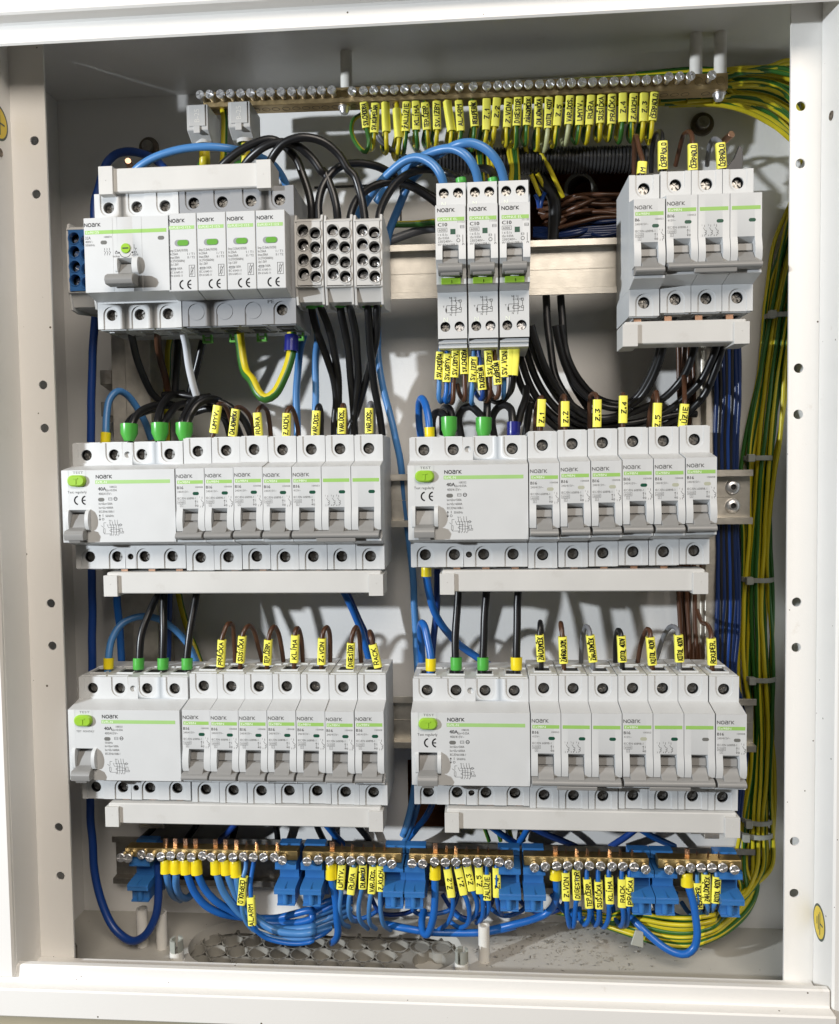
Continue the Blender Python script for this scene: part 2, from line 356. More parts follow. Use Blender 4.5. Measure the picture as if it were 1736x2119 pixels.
def ferrule(parent, a, b, r, col, r2=None):
    a, b = Vector(a), Vector(b); mb = MB(); L = (b-a).length; r2 = r2 or r
    mb.lathe((0,0,0), b-a, [(r2*.5,0),(r2*.9,.15),(r2,.9),(r,L*.45),(r*1.03,L),(r*.86,L),(r*.82,L-2)], 18)
    return link('ferrule', mb.mesh('ferrule', col, sharp=50), parent, a-Vector(parent.location)/U)
def wire(color, dia, pts, label, group=None, cat='wire', name=None, **k):
    path = spline(pts); o = path[0]; mb = MB(); rw = random.Random(len(path)*31+int(o.x*7)); am = .05*min(dia,4.5)
    ph = [rw.uniform(0,6.3) for _ in range(4)]; m_ = max(len(path)-1,1)
    path = [q+Vector((math.sin(i*.19+ph[0])+.5*math.sin(i*.43+ph[1]),.6*math.sin(i*.17+ph[2]),math.sin(i*.21+ph[3])))*(am*min(1,i/5,(m_-i)/5)) for i,q in enumerate(path)]
    if color == 'pe':
        n = 12; tube(mb, path, dia/2, n, stripe=k.get('stripe', (0,1,2,3)), twist=k.get('twist', .02), phase=k.get('phase', random.uniform(0,6)))
        mats = ['pe_yellow','pe_green']
    else: tube(mb, path, dia/2, 12 if dia > 3.6 else 10); mats = WMAT[color]
    w = link(name or (('earth' if color in ('pe','pale') else {'navy':'blue','vivid':'blue','ink':'blue'}.get(color,color))+'_wire'), mb.mesh('wire', mats, sharp=60, org=o, merge=False), None, o)
    return tag(w, label, cat, group)
# ================================================================ the cabinet and the wall it is let into
wl = MB()
wl.box(-900,900,-30,-24,-900,-306); wl.box(-900,900,-30,-24,318,900)
wl.box(-900,-280,-30,-24,-306,318); wl.box(280,900,-30,-24,-306,318)
tag(link('wall', wl.mesh('wall', 'wall_olive')), kind='structure')
cab = thing('electrical_cabinet', 'white sheet steel distribution cabinet with its inner cover taken off', 'cabinet', (0,85,-308))
def part(name, mb, mats, parent=cab, org=None, **k):
    base = Vector(parent.location)/U if parent is cab else Vector((0,0,0))
    return link(name, mb.mesh(name, mats, org=base, **k), parent)
XL, XR, ZT, ZB, YB = -256, 260, 288, -308, 85
CX0, CX1, CZ0, CZ1 = 81, 150, 170, 224
CUTS = [(CX0,CX1,CZ0,CZ1,'upper'),(-216,-122,-238,-192,'lower left'),(-10,214,-240,-190,'lower right')]
def holed(b, x0, x1, z0, z1, cuts):
    xs = sorted({x0,x1}|{c[0] for c in cuts}|{c[1] for c in cuts}); zs = sorted({z0,z1}|{c[2] for c in cuts}|{c[3] for c in cuts})
    inside = lambda x,z: any(c[0]<x<c[1] and c[2]<z<c[3] for c in cuts)
    for i in range(len(xs)-1):
        for j in range(len(zs)-1):
            if not inside((xs[i]+xs[i+1])/2,(zs[j]+zs[j+1])/2): b.add([(xs[i],YB,zs[j]),(xs[i+1],YB,zs[j]),(xs[i+1],YB,zs[j+1]),(xs[i],YB,zs[j+1])],[(0,1,2,3)])
    for c in cuts:
        b.add([(x,y,z) for y in (YB,YB+2) for x,z in ((c[0],c[2]),(c[1],c[2]),(c[1],c[3]),(c[0],c[3]))],[(i,(i+1)%4,4+(i+1)%4,4+i) for i in range(4)])
b = MB(); holed(b,XL-2,XR+2,ZB-2,ZT+2,CUTS); part('back_plate', b, 'paint', merge=False)
for c in CUTS:
    x0,x1,z0,z1 = c[0]-14,c[1]+14,c[2]-14,c[3]+14
    b = MB(); b.box(x0,x1,150,152,z0,z1); b.box(x0-2,x0,87.2,152,z0,z1); b.box(x1,x1+2,87.2,152,z0,z1); b.box(x0-2,x1+2,87.2,152,z1,z1+2); b.box(x0-2,x1+2,87.2,152,z0-2,z0)
    tag(part('masonry_recess', b, 'masonry'), 'rough brown masonry seen through the '+c[4]+' cable opening')
for x in (XL-2, XR): part('side_wall', MB().box(x,x+2,-4.4,84.9,ZB-2,ZT+2), 'paint')
part('top_wall', MB().box(XL,XR,-4.4,84.9,ZT,ZT+2), 'paint')
# floor with the slot of the cable entry grommet
fl = MB(); SX, SY, SW, SH = -66, 48, 95, 27
st = stadium(SX, SY, SW, SH, 14); n = len(st); out = []
for (x,y) in st:
    dx, dy = x-SX, y-SY
    e = min(((XR-SX)/dx if dx>1e-6 else (XL-SX)/dx if dx<-1e-6 else 1e9), ((YB-.1-SY)/dy if dy>1e-6 else (-4.4-SY)/dy if dy<-1e-6 else 1e9))
    out.append((SX+dx*e, SY+dy*e))
fl.add([(x,y,ZB) for x,y in out]+[(x,y,ZB) for x,y in st]+[(x,y,ZB-9) for x,y in st]+[(x,y,ZB-3) for x,y in out],
       [(i,(i+1)%n,n+(i+1)%n,n+i) for i in range(n)]+[(n+i,n+(i+1)%n,2*n+(i+1)%n,2*n+i) for i in range(n)])
for (cx,cy) in ((XL,-4.4),(XR,-4.4),(XL,84.9),(XR,84.9)):     # corner fills beyond the last ray
    sx = 1 if cx < 0 else -1; sy = 1 if cy < 0 else -1
    fl.add([(cx,cy,ZB-.3),(cx+sx*200,cy,ZB-.3),(cx+sx*60,cy+sy*12,ZB-.3),(cx,cy+sy*60,ZB-.3)], [(0,1,2,3)])
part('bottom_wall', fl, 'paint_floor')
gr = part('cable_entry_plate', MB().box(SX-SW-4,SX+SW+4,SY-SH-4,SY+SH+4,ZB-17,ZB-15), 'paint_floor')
cell = MB(); HR = 8.6
cell.hole(0,0,0,0,0,0,6.6,0,-9,tr=lambda u,w,v:(u,w,v),hexr=HR,mb=0,bottom=True)
cme = cell.mesh('cell', 'grommet', sharp=50)
big = MB(); big.hole(0,0,0,0,0,0,11.5,-1.2,-8,tr=lambda u,w,v:(u,w,v),hexr=23,mb=0); bme = big.mesh('cell','grommet',sharp=50)
base = Vector(cab.location)/U; BIG = (6.5, 46.5)
dx, dy = HR*math.sqrt(3), HR*1.5
for j in range(-3,4):
    for i in range(-9,10):
        x = SX-2+i*dx+(dx/2 if j%2 else 0); y = SY+j*dy
        if abs(y-SY) > SH+2 or abs(x-SX) > SW-SH+math.sqrt(max((SH+4)**2-(y-SY)**2,0)): continue
        if (x-BIG[0])**2+(y-BIG[1])**2 < 15.5**2: continue
        link('grommet_cell', cme, gr, Vector((x,y,ZB-6.5))-base)
link('grommet_cell', bme, gr, Vector((*BIG,ZB-6.5))-base)
# side flanges with the cover fixing holes
HZ = [223,191,75,48.4,-61,-87.8,-204,-235.6]
for x0,x1,hx in ((-239,-217,-224.3),(223,241,228.7)):
    f = MB(); zs = [-296]+[(HZ[i]+HZ[i+1])/2 for i in range(7)][::-1]+[283]; hz = HZ[::-1]
    for i in range(8): f.hole(x0,x1,zs[i],zs[i+1],hx,hz[i],2.75,-6,1.4,bottom=False,n=24)
    f.box(x0,x1,-4.6,-4.5,-296,-295)
    xe = x1 if x0 < 0 else x0
    f.box(min(xe,xe+(-1.2 if x0<0 else 1.2)),max(xe,xe+(-1.2 if x0<0 else 1.2)),-5.98,-4.4,-296,283)
    part('side_flange', f, 'paint_front')
# recess walls
part('recess_wall', MB().box(-241,-239,-33,-6,-300,290), 'paint'); part('recess_wall', MB().box(241,243,-33,-6,-300,290), 'paint')
# folded rims: top, bottom, right, left
tp = [(-6.2,283.2),(-31,283.2),(-31,266.2),(-33,266.2),(-33,277.8),(-42,278.4),(-42,318),(-40,320),(-6,320)]
part('front_rim', MB().prism(tp, -280, 239.4), 'paint_front', bevel=1.0)
bp_ = [(-6,-288.6),(-24,-288.8),(-28,-277.6),(-33,-277.3),(-33.4,-287.2),(-42,-287.0),(-42,-304.3),(-30,-306),(-6,-306)]
part('front_rim', MB().prism(bp_, -280, 239.2), 'paint_front', bevel=0.9)
part('front_rim', MB().box(239.6,282,-34,-6.2,-299,318), 'paint_front', bevel=1.2)
part('front_rim', MB().box(-282,-239.2,-36,-6.2,-284.4,266.0), 'paint_front', bevel=1.2)
# earthing stickers on the recess walls, small screws in the walls
def sticker(x, sx, Y, Z, ry, rz, label):
    c = Vector((x,Y,Z)); b = MB()
    e = lambda k, d: [(x+sx*d, Y+ry*k*math.cos(t), Z+rz*k*math.sin(t)) for t in [2*math.pi*i/32 for i in range(32)]]
    b.add(e(1,.12), [tuple(range(32))]); s = part('earth_sticker', b, 'sticker_ring', merge=False); tag(s, label)
    base_ = Vector(cab.location)/U
    b = MB(); b.add(e(.87,.2), [tuple(range(32))]); link('sticker_field', b.mesh('sticker_field','sticker_yellow',org=base_,merge=False), s)
    b = MB(); T = lambda u,v: (x+sx*.28, Y-sx*u*ry/10, Z+v*rz/10)
    for q in ([(-1.5,-6.2),(-1.5,6.2)],[(1.0,-4),(1.0,4)],[(3.4,-1.8),(3.4,1.8)],[(-1.5,0),(-6,0)]): ribbon(b, q, 1.0, T)
    link('earth_symbol', b.mesh('earth_symbol','sticker_ring',org=base_,merge=False), s)
sticker(-239, 1, -19.6, 229.3, 10.4, 10.6, 'round yellow earth symbol sticker at the top left')
sticker(239.6, -1, -15.4, -247.8, 8.4, 10.6, 'round yellow earth symbol sticker at the bottom right')
for x,s,Y,Z in ((-239,1,-18.5,211.8),(239.6,-1,-20.7,211)):
    b = MB(); b.lathe((x,Y,Z),(s,0,0),[(2.6,.05),(2.4,.5),(1.7,.6),(1.5,.2),(.01,.2)],14); part('wall_screw', b, 'bolt')
b = MB(); b.box(-70,-8.4,84.0,84.9,218.9,220.2); b.box(-9.6,-8.4,84.0,84.9,192,218.8)
tag(part('plate_seam', b, 'dark'), 'dark seam line across the back plate')
part('floor_stud', MB().cyl((-229.7,16,-307.9),(0,0,1),3.0,13,14).cyl((-229.7,16,-295),(0,0,1),2.4,1.5,14), 'steel_dull')
# plugs left over from drilling, on the floor and walls
def bolt(p, r, label):
    t = thing('wall_bolt', label, 'bolt', p, 'bolts fixing the cabinet')
    link('washer', MB().lathe((0,0,0),(0,-1,0),[(r,0),(r,1.2),(r-.6,1.9),(r*.5,1.9)],24).mesh('washer','bolt'), t)
    h = MB(); h.lathe((0,0,0),(0,-1,0),[(r*.55,1.5),(r*.55,4.2),(r*.46,5),(.01,5)],20)
    for k in range(2): h.box(-2.2 if k else -.5,2.2 if k else .5,-5.35,-5.0,-.5 if k else -2.2,.5 if k else 2.2)
    link('bolt_head', h.mesh('bolt_head','steel_dull'), t)
bolt(at('3',943,722,84.9), 7.8, 'large rusty bolt with washer in the top right of the back plate')
bolt(at('0',309,306,84.9), 7.2, 'dark rusty bolt with washer above the main switch')
# tubes hanging from the top and standing on the floor
def post(x, y, z0, z1, label, r=3.8, hollow=None):
    b = MB(); b.lathe((0,0,0),(0,0,1),[(r,0),(r,z1-z0),(r*.66,z1-z0),(r*.62,z1-z0-14)] if hollow else [(r*.6,0),(r,0),(r,z1-z0)],18)
    o = link('mounting_post', b.mesh('mounting_post','tube_white'), None, (x,y,z0))
    tag(o, label, 'post', 'white tubular mounting posts')
post(-38.6,38,262,288,'short white post holding the earth bar near its middle')
post(181.4,38,260,288,'white post above the right end of the earth bar, left of a pair')
post(196.2,38,260,288,'white post above the right end of the earth bar, right of a pair')
post(-192.4,41.3,-308,-281.5,'white tube standing on the floor, left one of a pair',hollow=1)
post(-178.0,39.7,-308,-283,'white tube standing on the floor, right one of a pair',hollow=1)
post(44.1,35.8,-308,-283.6,'lone white tube standing on the floor below the neutral bars',hollow=1)
def clip(x, y, label, ang):
    t = thing('plastic_standoff', label, 'clip', (x,y,ZB), 'plastic snap clips on the floor', (0,0,ang))
    link('collar', MB().lathe((0,0,0),(0,0,1),[(5.4,0),(5.4,1),(4.6,1.2),(4.6,7.5),(3.8,7.5)],18).mesh('collar','tube_white'), t)
    b = MB()
    for k in range(4):
        a = math.pi/2*k+.3
        b.add([(r*math.cos(a+q),r*math.sin(a+q),z) for z in (6.5,15.5) for r,q in ((4.4,0),(4.4,.55),(4.4,1.15),(3.2,1.1),(3.2,.05))],
              [(0,1,6,5),(1,2,7,6),(2,3,8,7),(3,4,9,8),(4,0,5,9),(5,6,7,8,9)])
    link('snap_fingers', b.mesh('snap_fingers','nylon'), t)
clip(-161.6,24.2,'white plastic snap clip on the floor left of the perforated plate',.2); clip(29.5,21.5,'white plastic snap clip on the floor right of the perforated plate',1.1)
# crumbs and drillings on the floor
b = MB(); rnd = random.Random(3)
for i in range(300):
    if i < 300: x = rnd.gauss(92,34); y = rnd.gauss(52,15)
    else: x = rnd.uniform(-225,235); y = rnd.uniform(16,80)
    if not (-225 < x < 238 and 14 < y < 82) or (abs(x-SX) < SW+2 and abs(y-SY) < SH+2): continue
    r = rnd.uniform(.35,1.15)*(1.6 if rnd.random() < .08 else 1); c = Vector((x,y,ZB+r*.4))
    vs = [c+Vector((rnd.gauss(0,r),rnd.gauss(0,r),abs(rnd.gauss(0,r*.6)))) for _ in range(4)]
    b.add(vs, [(0,1,2),(0,2,3),(0,3,1),(1,3,2)])
tag(link('floor_debris', b.mesh('floor_debris','debris')), 'crumbs of plaster and drillings scattered on the cabinet floor', 'debris', kind='stuff')

# ================================================================ rails and struts
def rail(zc, x0, x1, yf, label, mt='steel'):
    t = thing('din_rail', label, 'rail', (0,yf+7.5,zc), 'mounting rails')
    b = MB(); prof = [(0,17.5),(0,13.3),(6.3,13.2),(6.3,-13.2),(0,-13.3),(0,-17.5),(1.2,-17.5),(1.2,-14.6),(7.5,-14.4),(7.5,14.4),(1.2,14.6),(1.2,17.5)]
    b.prism([(y-7.5,z) for y,z in prof], x0, x1)
    b.box(x0+.2,x1-.2,-1.45,-1.2,-.25,.25)
    link('rail_profile', b.mesh('rail_profile', mt, bevel=.35), t); return t
r1 = rail(148.6, -214, 205, 42, 'galvanised steel rail crossing behind the top row')
r2 = rail(-.7, -214, 219, 42, 'galvanised steel rail behind the second row, two rivets at its right end')
r3 = rail(-149.5, -214, 222, 42, 'galvanised steel rail behind the third row')
r4 = rail(-262, -226, 231, 70, 'dark steel rail low on the back plate carrying the neutral bars', 'steel_dull')
for zz in (6.3,-5.9):
    b = MB(); b.lathe((208,-1.2,zz),(0,-1,0),[(4.8,0),(4.7,1.0),(3.6,2.1),(2.2,2.6),(1.9,2.6),(1.7,1.0),(.01,1.0)],24)
    rv = link('rivet', b.mesh('rivet','zinc'), r2)
    b = MB(); b.cyl((208,-2.0,zz),(0,-1,0),1.8,.6,18); link('rivet_bore_shade', b.mesh('rivet_bore_shade','dark'), rv)  # dark disc stands in for the shade inside the rivet hole
for x0,x1,lab in ((-210.5,-180,'vertical steel strut on the left with punched notches'),(185,202,'vertical speckled steel strut on the right')):
    t = thing('mounting_strut', lab, 'strut', (x0,84,-230), 'vertical struts')
    b = MB(); w = x1-x0
    prof = [(0,0),(0,-24),(w*.36,-24),(w*.42,-31),(w,-31),(w,-1),(w-1.5,-1),(w-1.5,-29),(w*.46,-29),(w*.40,-22),(1.5,-22),(1.5,0)]
    b.add([(x,y,z) for z in (0,435) for x,y in prof], [tuple(range(12))[::-1],tuple(range(12,24))]+[(i,(i+1)%12,12+(i+1)%12,12+i) for i in range(12)])
    link('channel', b.mesh('channel','steel', bevel=.4), t)
    for z in ([300,322,196,215] if x0 < 0 else [120,330]):
        b = MB()
        if x0 < 0: b.prism([(-24,z),(-24,z-10),(-10,z-13),(-10,z-1)], -8.5, -.1)
        else: b.lathe((w+.2,-20,z),(0,-1,0),[(.5,0),(6,0),(6,1.5),(1.6,1.5),(1.6,0)],18)
        link('tab', b.mesh('tab','steel_dull', bevel=.3), t)
# ================================================================ modular devices
def cross_screw(r, h, slot=.85, n=5):           # zinc screw head facing -y with a cross recess, base at y = 0
    b = MB(); b.lathe((0,0,0),(0,-1,0),[(r*.92,0),(r,h*.25),(r,h*.6),(r*.9,h*.72),(.01,h*.62)],20)
    for q in range(4):
        a0 = q*math.pi/2; pts = [(slot*.5,slot*.5)]
        for k in range(n+1):
            t = math.radians(8+74*k/n); pts.append((r*.9*math.cos(t), r*.9*math.sin(t)))
        P = [(x*math.cos(a0)-z*math.sin(a0), x*math.sin(a0)+z*math.cos(a0)) for x,z in pts]; m = len(P)
        c0 = (sum(p[0] for p in P)/m, sum(p[1] for p in P)/m)
        b.add([(x,-h*.55,z) for x,z in P]+[(x+(c0[0]-x)*.12,-h,z+(c0[1]-z)*.12) for x,z in P], [(i,(i+1)%m,m+(i+1)%m,m+i) for i in range(m)]+[tuple(range(m,2*m))])
    return b
SCREW = cross_screw(3.15,1.6).mesh('terminal_screw','terminal')
SCREW_S = cross_screw(2.2,1.4,.7).mesh('terminal_screw','terminal')
SCREW_SZ = cross_screw(2.8,1.8,.7).mesh('terminal_screw','zinc')
SCREW_Z = cross_screw(3.15,1.6).mesh('terminal_screw','zinc')
P = 17.8
def shoulder(b, x0, n, z_in, z_out, zh, deep=43.5, hw=5.2, r=3.45, small=None, holes=None, uframe=True):
    # stepped terminal block: recessed face with round screw holes, a proud frame with a U cut-out per pole, wire entries on the outer face
    up = 1 if z_out > z_in else -1; lo, hi = min(z_in,z_out), max(z_in,z_out)
    b.box(x0+.17,x0+n*P-.17,.66,deep,lo,hi); del b.f[-4]; del b.m[-4]      # front face is replaced by the cells below
    S = 3.1
    for k in range(n):
        xa, xb = x0+k*P+(.17 if k == 0 else 0), x0+(k+1)*P-(.17 if k == n-1 else 0); cx = x0+(k+.5)*P
        if small and k == 1: xb -= S
        if small and k == 2: xa += S
        if holes and k not in holes: b.add([(xa,.65,lo),(xb,.65,lo),(xb,.65,hi),(xa,.65,hi)], [(0,1,2,3)])
        else: b.hole(xa,xb,lo,hi,cx,zh,r,.65,5.0)
        if small and k == 1:
            b.box(xb,xb+2*S,0,.7,lo,hi); del b.f[-4:-2]; del b.m[-4:-2]
            b.hole(xb,xb+2*S,lo,hi,xb+S,zh,small[0],0,small[1],mb=small[2])
        if not uframe: continue
        arc = [(cx+hw*math.cos(t), zh-up*hw*abs(math.sin(t))) for t in [math.pi*i/12 for i in range(13)]]
        b.plate([(xa,z_in),(xb,z_in),(xb,z_out),(cx+hw,z_out)]+arc+[(cx-hw,z_out),(xa,z_out)], 0, .64)
        # entry funnel on the outer face
        b.box(cx-4.6,cx+4.6,8.5,9.3,z_out,z_out+up*.9) ; b.box(cx-4.6,cx+4.6,20.5,21.3,z_out,z_out+up*.9)
        b.box(cx-5.4,cx-4.6,8.5,21.3,z_out,z_out+up*.9); b.box(cx+4.6,cx+5.4,8.5,21.3,z_out,z_out+up*.9)
        b.box(xa+.6,xb-.6,2.2,3.0,z_out,z_out+up*.55); b.box(xa+.6,xb-.6,26,27,z_out,z_out+up*.7)
        b.box(cx-4.5,cx+4.5,9.4,20.4,z_out,z_out+up*.12,1)  # flat dark patch painted as the shade inside the wire entry
    return b
NOSE_SIDE = [(0,25.5),(-14.7,22.3),(-14.7,-2),(-15.6,-5.5),(-16.2,-9),(-16.0,-13),(-15,-15.6),(-9,-16),(-9,-20.6),(-14.4,-20.8),(-14.4,-22.3),(0,-25.5)]
NOSE_MID = [(0,25.5),(-14.7,22.3),(-14.7,-2),(-10.2,-4.6),(-7,-4.8),(-7,-20.6),(-14.4,-20.8),(-14.4,-22.3),(0,-25.5)]
def mcb_pole():
    b = MB(); shoulder(b,0,1,25,41,33.1); shoulder(b,0,1,-25,-41,-33.1)
    b.box(.1,17.7,0.02,43.5,-24.99,24.99)
    b.prism(NOSE_SIDE,.17,4.1); b.prism(NOSE_MID,4.1,13.7); b.prism(NOSE_SIDE,13.7,17.63)
    return b.mesh('pole_body',['plastic','dark'], bevel=.13)
POLE = mcb_pole()
def lever_mesh(n, wide=.35):
    b = MB(); x1 = n*P
    for k in range(n):
        x = k*P
        b.prism([(-6.9,-4.9),(-11.6,-5.1),(-12.6,-9.4),(-11.6,-9.6),(-11.6,-10.2),(-13.2,-10.4),(-14.2,-12.3),(-16.6,-14.6),(-18.3,-16.6),(-12,-18),(-6.9,-18)], x+4.3, x+13.5)
    b.prism([(-13.4,-15.8),(-17.2,-16.0),(-19.2,-17.2),(-19.8,-18.6),(-19.4,-19.7),(-17,-20.5),(-12,-20.6)], wide, x1-wide-.6)
    if n > 1: b.prism([(-17.5,-19.9),(-19.2,-20.2),(-18.8,-22.4),(-16.5,-22.6)], x1*.28, x1*.72)
    return b.mesh('lever','lever', bevel=.25)
LEVER = {1:lever_mesh(1), 3:lever_mesh(3)}
YN = -14.7
def window_mesh(mt):
    b = MB(); b.plate(stadium(0,0,1.95,1.0), YN-.05, YN+.5); return b.mesh('indicator_window', mt)
WIN = {k:window_mesh(k) for k in ('indicator','indicator_grey','indicator_beige')}
def strip_mesh(w, h, mt, txt=None, tw=8):
    b = MB(); b.plate([(0,0),(w,0),(w,h),(0,h)], YN-.06, YN+.3)
    if txt: ptext(b, txt, .6, h*.18, h*.66, YN-.09, tw, 1)
    return b.mesh('brand_strip',[mt,'ink_white'])
STRIP_B = strip_mesh(15.8,2.1,'strip','Ex9BN',7.2); STRIP_P = strip_mesh(15.8,2.1,'strip')
def mcb_print(kind):
    b = MB(); y = YN-.05; z = lambda w: 22.3-w
    if kind in ('1p','3pa','b6'):
        logo(b,.8,z(5.6),9.6,y,0,.9)
        ptext(b,'B6' if kind == 'b6' else 'B16',.9,z(12.5),1.85,y,None,0,.10)
        ptext(b,'100008' if kind == '1p' else '100053',12.1,z(11.9),1.1,y,4.6)
        ptext(b,'240/415V~' if kind != '3pa' else '415V~',.9,z(14.7),1.3,y,7.4 if kind != '3pa' else 4.4)
        ptext(b,'IEC/EN 60898-1',.9,z(18.7),1.35,y,11.2)
        ptext(b,'6000',1.5,z(21.0),1.2,y,3.6); ptext(b,'3',2.9,z(22.9),1.15,y)
        lines(b,[rect(1.0,z(21.4),5.6,z(19.4)),rect(2.5,z(23.2),4.1,z(21.5))],.16,y)
        lines(b,[[(12.1,z(23)),(12.1,z(19.4))],[(11.7,z(20)),(12.1,z(19.4)),(12.5,z(20))],[(11.7,z(22.4)),(12.1,z(23)),(12.5,z(22.4))],[(13.3,z(20.6)),(13.3,z(19.6))],rect(12.9,z(23),13.6,z(22.2))],.2,y)
    if kind in ('1p','b6'): sx = [15.6]
    elif kind == '3pb': sx = [3.2,6.6,9.8]
    else: sx = []
    for i, s in enumerate(sx):
        t = 17.2
        lines(b,[[(s+.5,z(t)),(s+.5,z(t+1.2))],[(s-.2,z(t+1.6)),(s+.8,z(t+3.2)),(s+1.5,z(t+3.3)),(s+1.4,z(t+4.2)),(s+.7,z(t+4.3)),(s+1.5,z(t+4.9)),(s+1.3,z(t+5.4)),(s+.6,z(t+5.5)),(s+.6,z(t+6.4))]],.24,y)
        ptext(b,str(2*i+1),s-1,z(t+.6),1.0,y); ptext(b,str(2*i+2),s-1,z(t+6.4),1.0,y)
    if not b.v: return None
    return b.mesh('print','ink_grey', merge=False)
PRINT = {k:mcb_print(k) for k in ('1p','3pa','3pb','b6')}
def entry_screws(t, x, tilt=None):
    for zz in (33.1,-33.1):
        link('terminal_screw', SCREW, t, (x+P/2,5.2,zz), (0,random.uniform(0,3),0))
def mcb(x, z, n, label, group, wins=None, kind=None, y=0, rot=0):
    J = random.uniform
    t = thing('circuit_breaker', label, 'breaker', (x-P/2,y+J(-.25,.25),z+J(-.3,.3)), group, (J(-.006,.006),J(-.004,.004),J(-.006,.006)))
    for k in range(n):
        link('pole_body', POLE, t, (k*P,0,0)); entry_screws(t, k*P)
        link('indicator_window', WIN[(wins or {}).get(k,'indicator')], t, (k*P+12.3,0,22.3-15.2))
        link('brand_strip', STRIP_B if k == 0 else STRIP_P, t, (k*P+1,0,22.3-9.3))
        pk = kind if (kind and k == 0) else ('1p' if n == 1 else ('3pa','3pb',None)[k])
        if pk: link('print', PRINT[pk], t, (k*P,0,0))
    link('lever', LEVER[n], t)
    return t

# ---- four pole residual current devices
def fin(b, x0, x1, z0, z1, p):
    b.prism([(YN+.5,z1)]+[(YN-p*math.sin(math.pi*i/10)**.45, z1+(z0-z1)*i/10) for i in range(1,10)]+[(YN+.5,z0)], x0, x1)
def wide_nose(b, n, recess, deep=-7):
    x0, x1 = .1, n*P-.4; ra, rb = recess
    full = [(0,24.8),(YN,21.9),(YN,-22.1),(0,-25)]
    cut = [(0,24.8),(YN,21.9),(YN,-2.2),(YN+4.5,-4.2),(deep,-4.4),(deep,-15.5),(YN,-16.5),(YN,-22.1),(0,-25)]
    b.prism(full,x0,ra); b.prism(cut,ra,rb); b.prism(full,rb,x1)
RCD_BODY = MB(); shoulder(RCD_BODY,0,4,25,38.8,31.4,small=(1.95,1.6,0)); shoulder(RCD_BODY,0,4,-25,-40,-32.5,small=(1.9,5.0,1))
RCD_BODY.box(.1,4*P-.1,.02,43.5,-24.99,24.99); wide_nose(RCD_BODY,4,(4.5,15.6))
fin(RCD_BODY,2.4,4.4,-15.5,-1.6,1.6); fin(RCD_BODY,15.7,18.0,-15.5,-1.6,4.2)
RCD_BODY = RCD_BODY.mesh('housing',['plastic','dark'], bevel=.15)
b = MB(); b.prism([(-6.9,-4.5),(-11.5,-5),(-13.5,-9),(-14.5,-13),(-18,-13.8),(-21,-15),(-21.6,-18),(-20.6,-20.4),(-16,-20.2),(-12,-15.4),(-6.9,-15.4)], 4.7, 15.4)
b.prism([(-16.4,-14.0),(-20.6,-14.6),(-22.0,-17),(-21.2,-20.4),(-16,-20.6)], 4.0, 16.0)
b.prism([(-16.2,-20.3),(-20.8,-20.3),(-20.0,-22.0),(-16.6,-22.0)], 6.5, 13.6); b.cyl((15.95,-18.6,-17.4),(1,0,0),1.2,.25,12)
TOGGLE = b.mesh('toggle','lever', bevel=.35)
b = MB(); b.plate(stadium(10.3,15.5,5.7,3.45,10), YN-2.6, YN+1); BUTTON = b.mesh('test_button','button', bevel=.9)
b = MB(); lines(b,[[(9.0,17.0),(11.6,17.0)],[(10.3,17.0),(10.3,13.6)]],.7,YN-2.9); b2 = MB(); b2.box(8.8,11.8,YN-2.95,YN-2.5,16.5,17.2); b2.box(9.95,10.7,YN-2.95,YN-2.5,13.4,16.5)
BUTTON_T = b2.mesh('letter_t','button', bevel=.12)
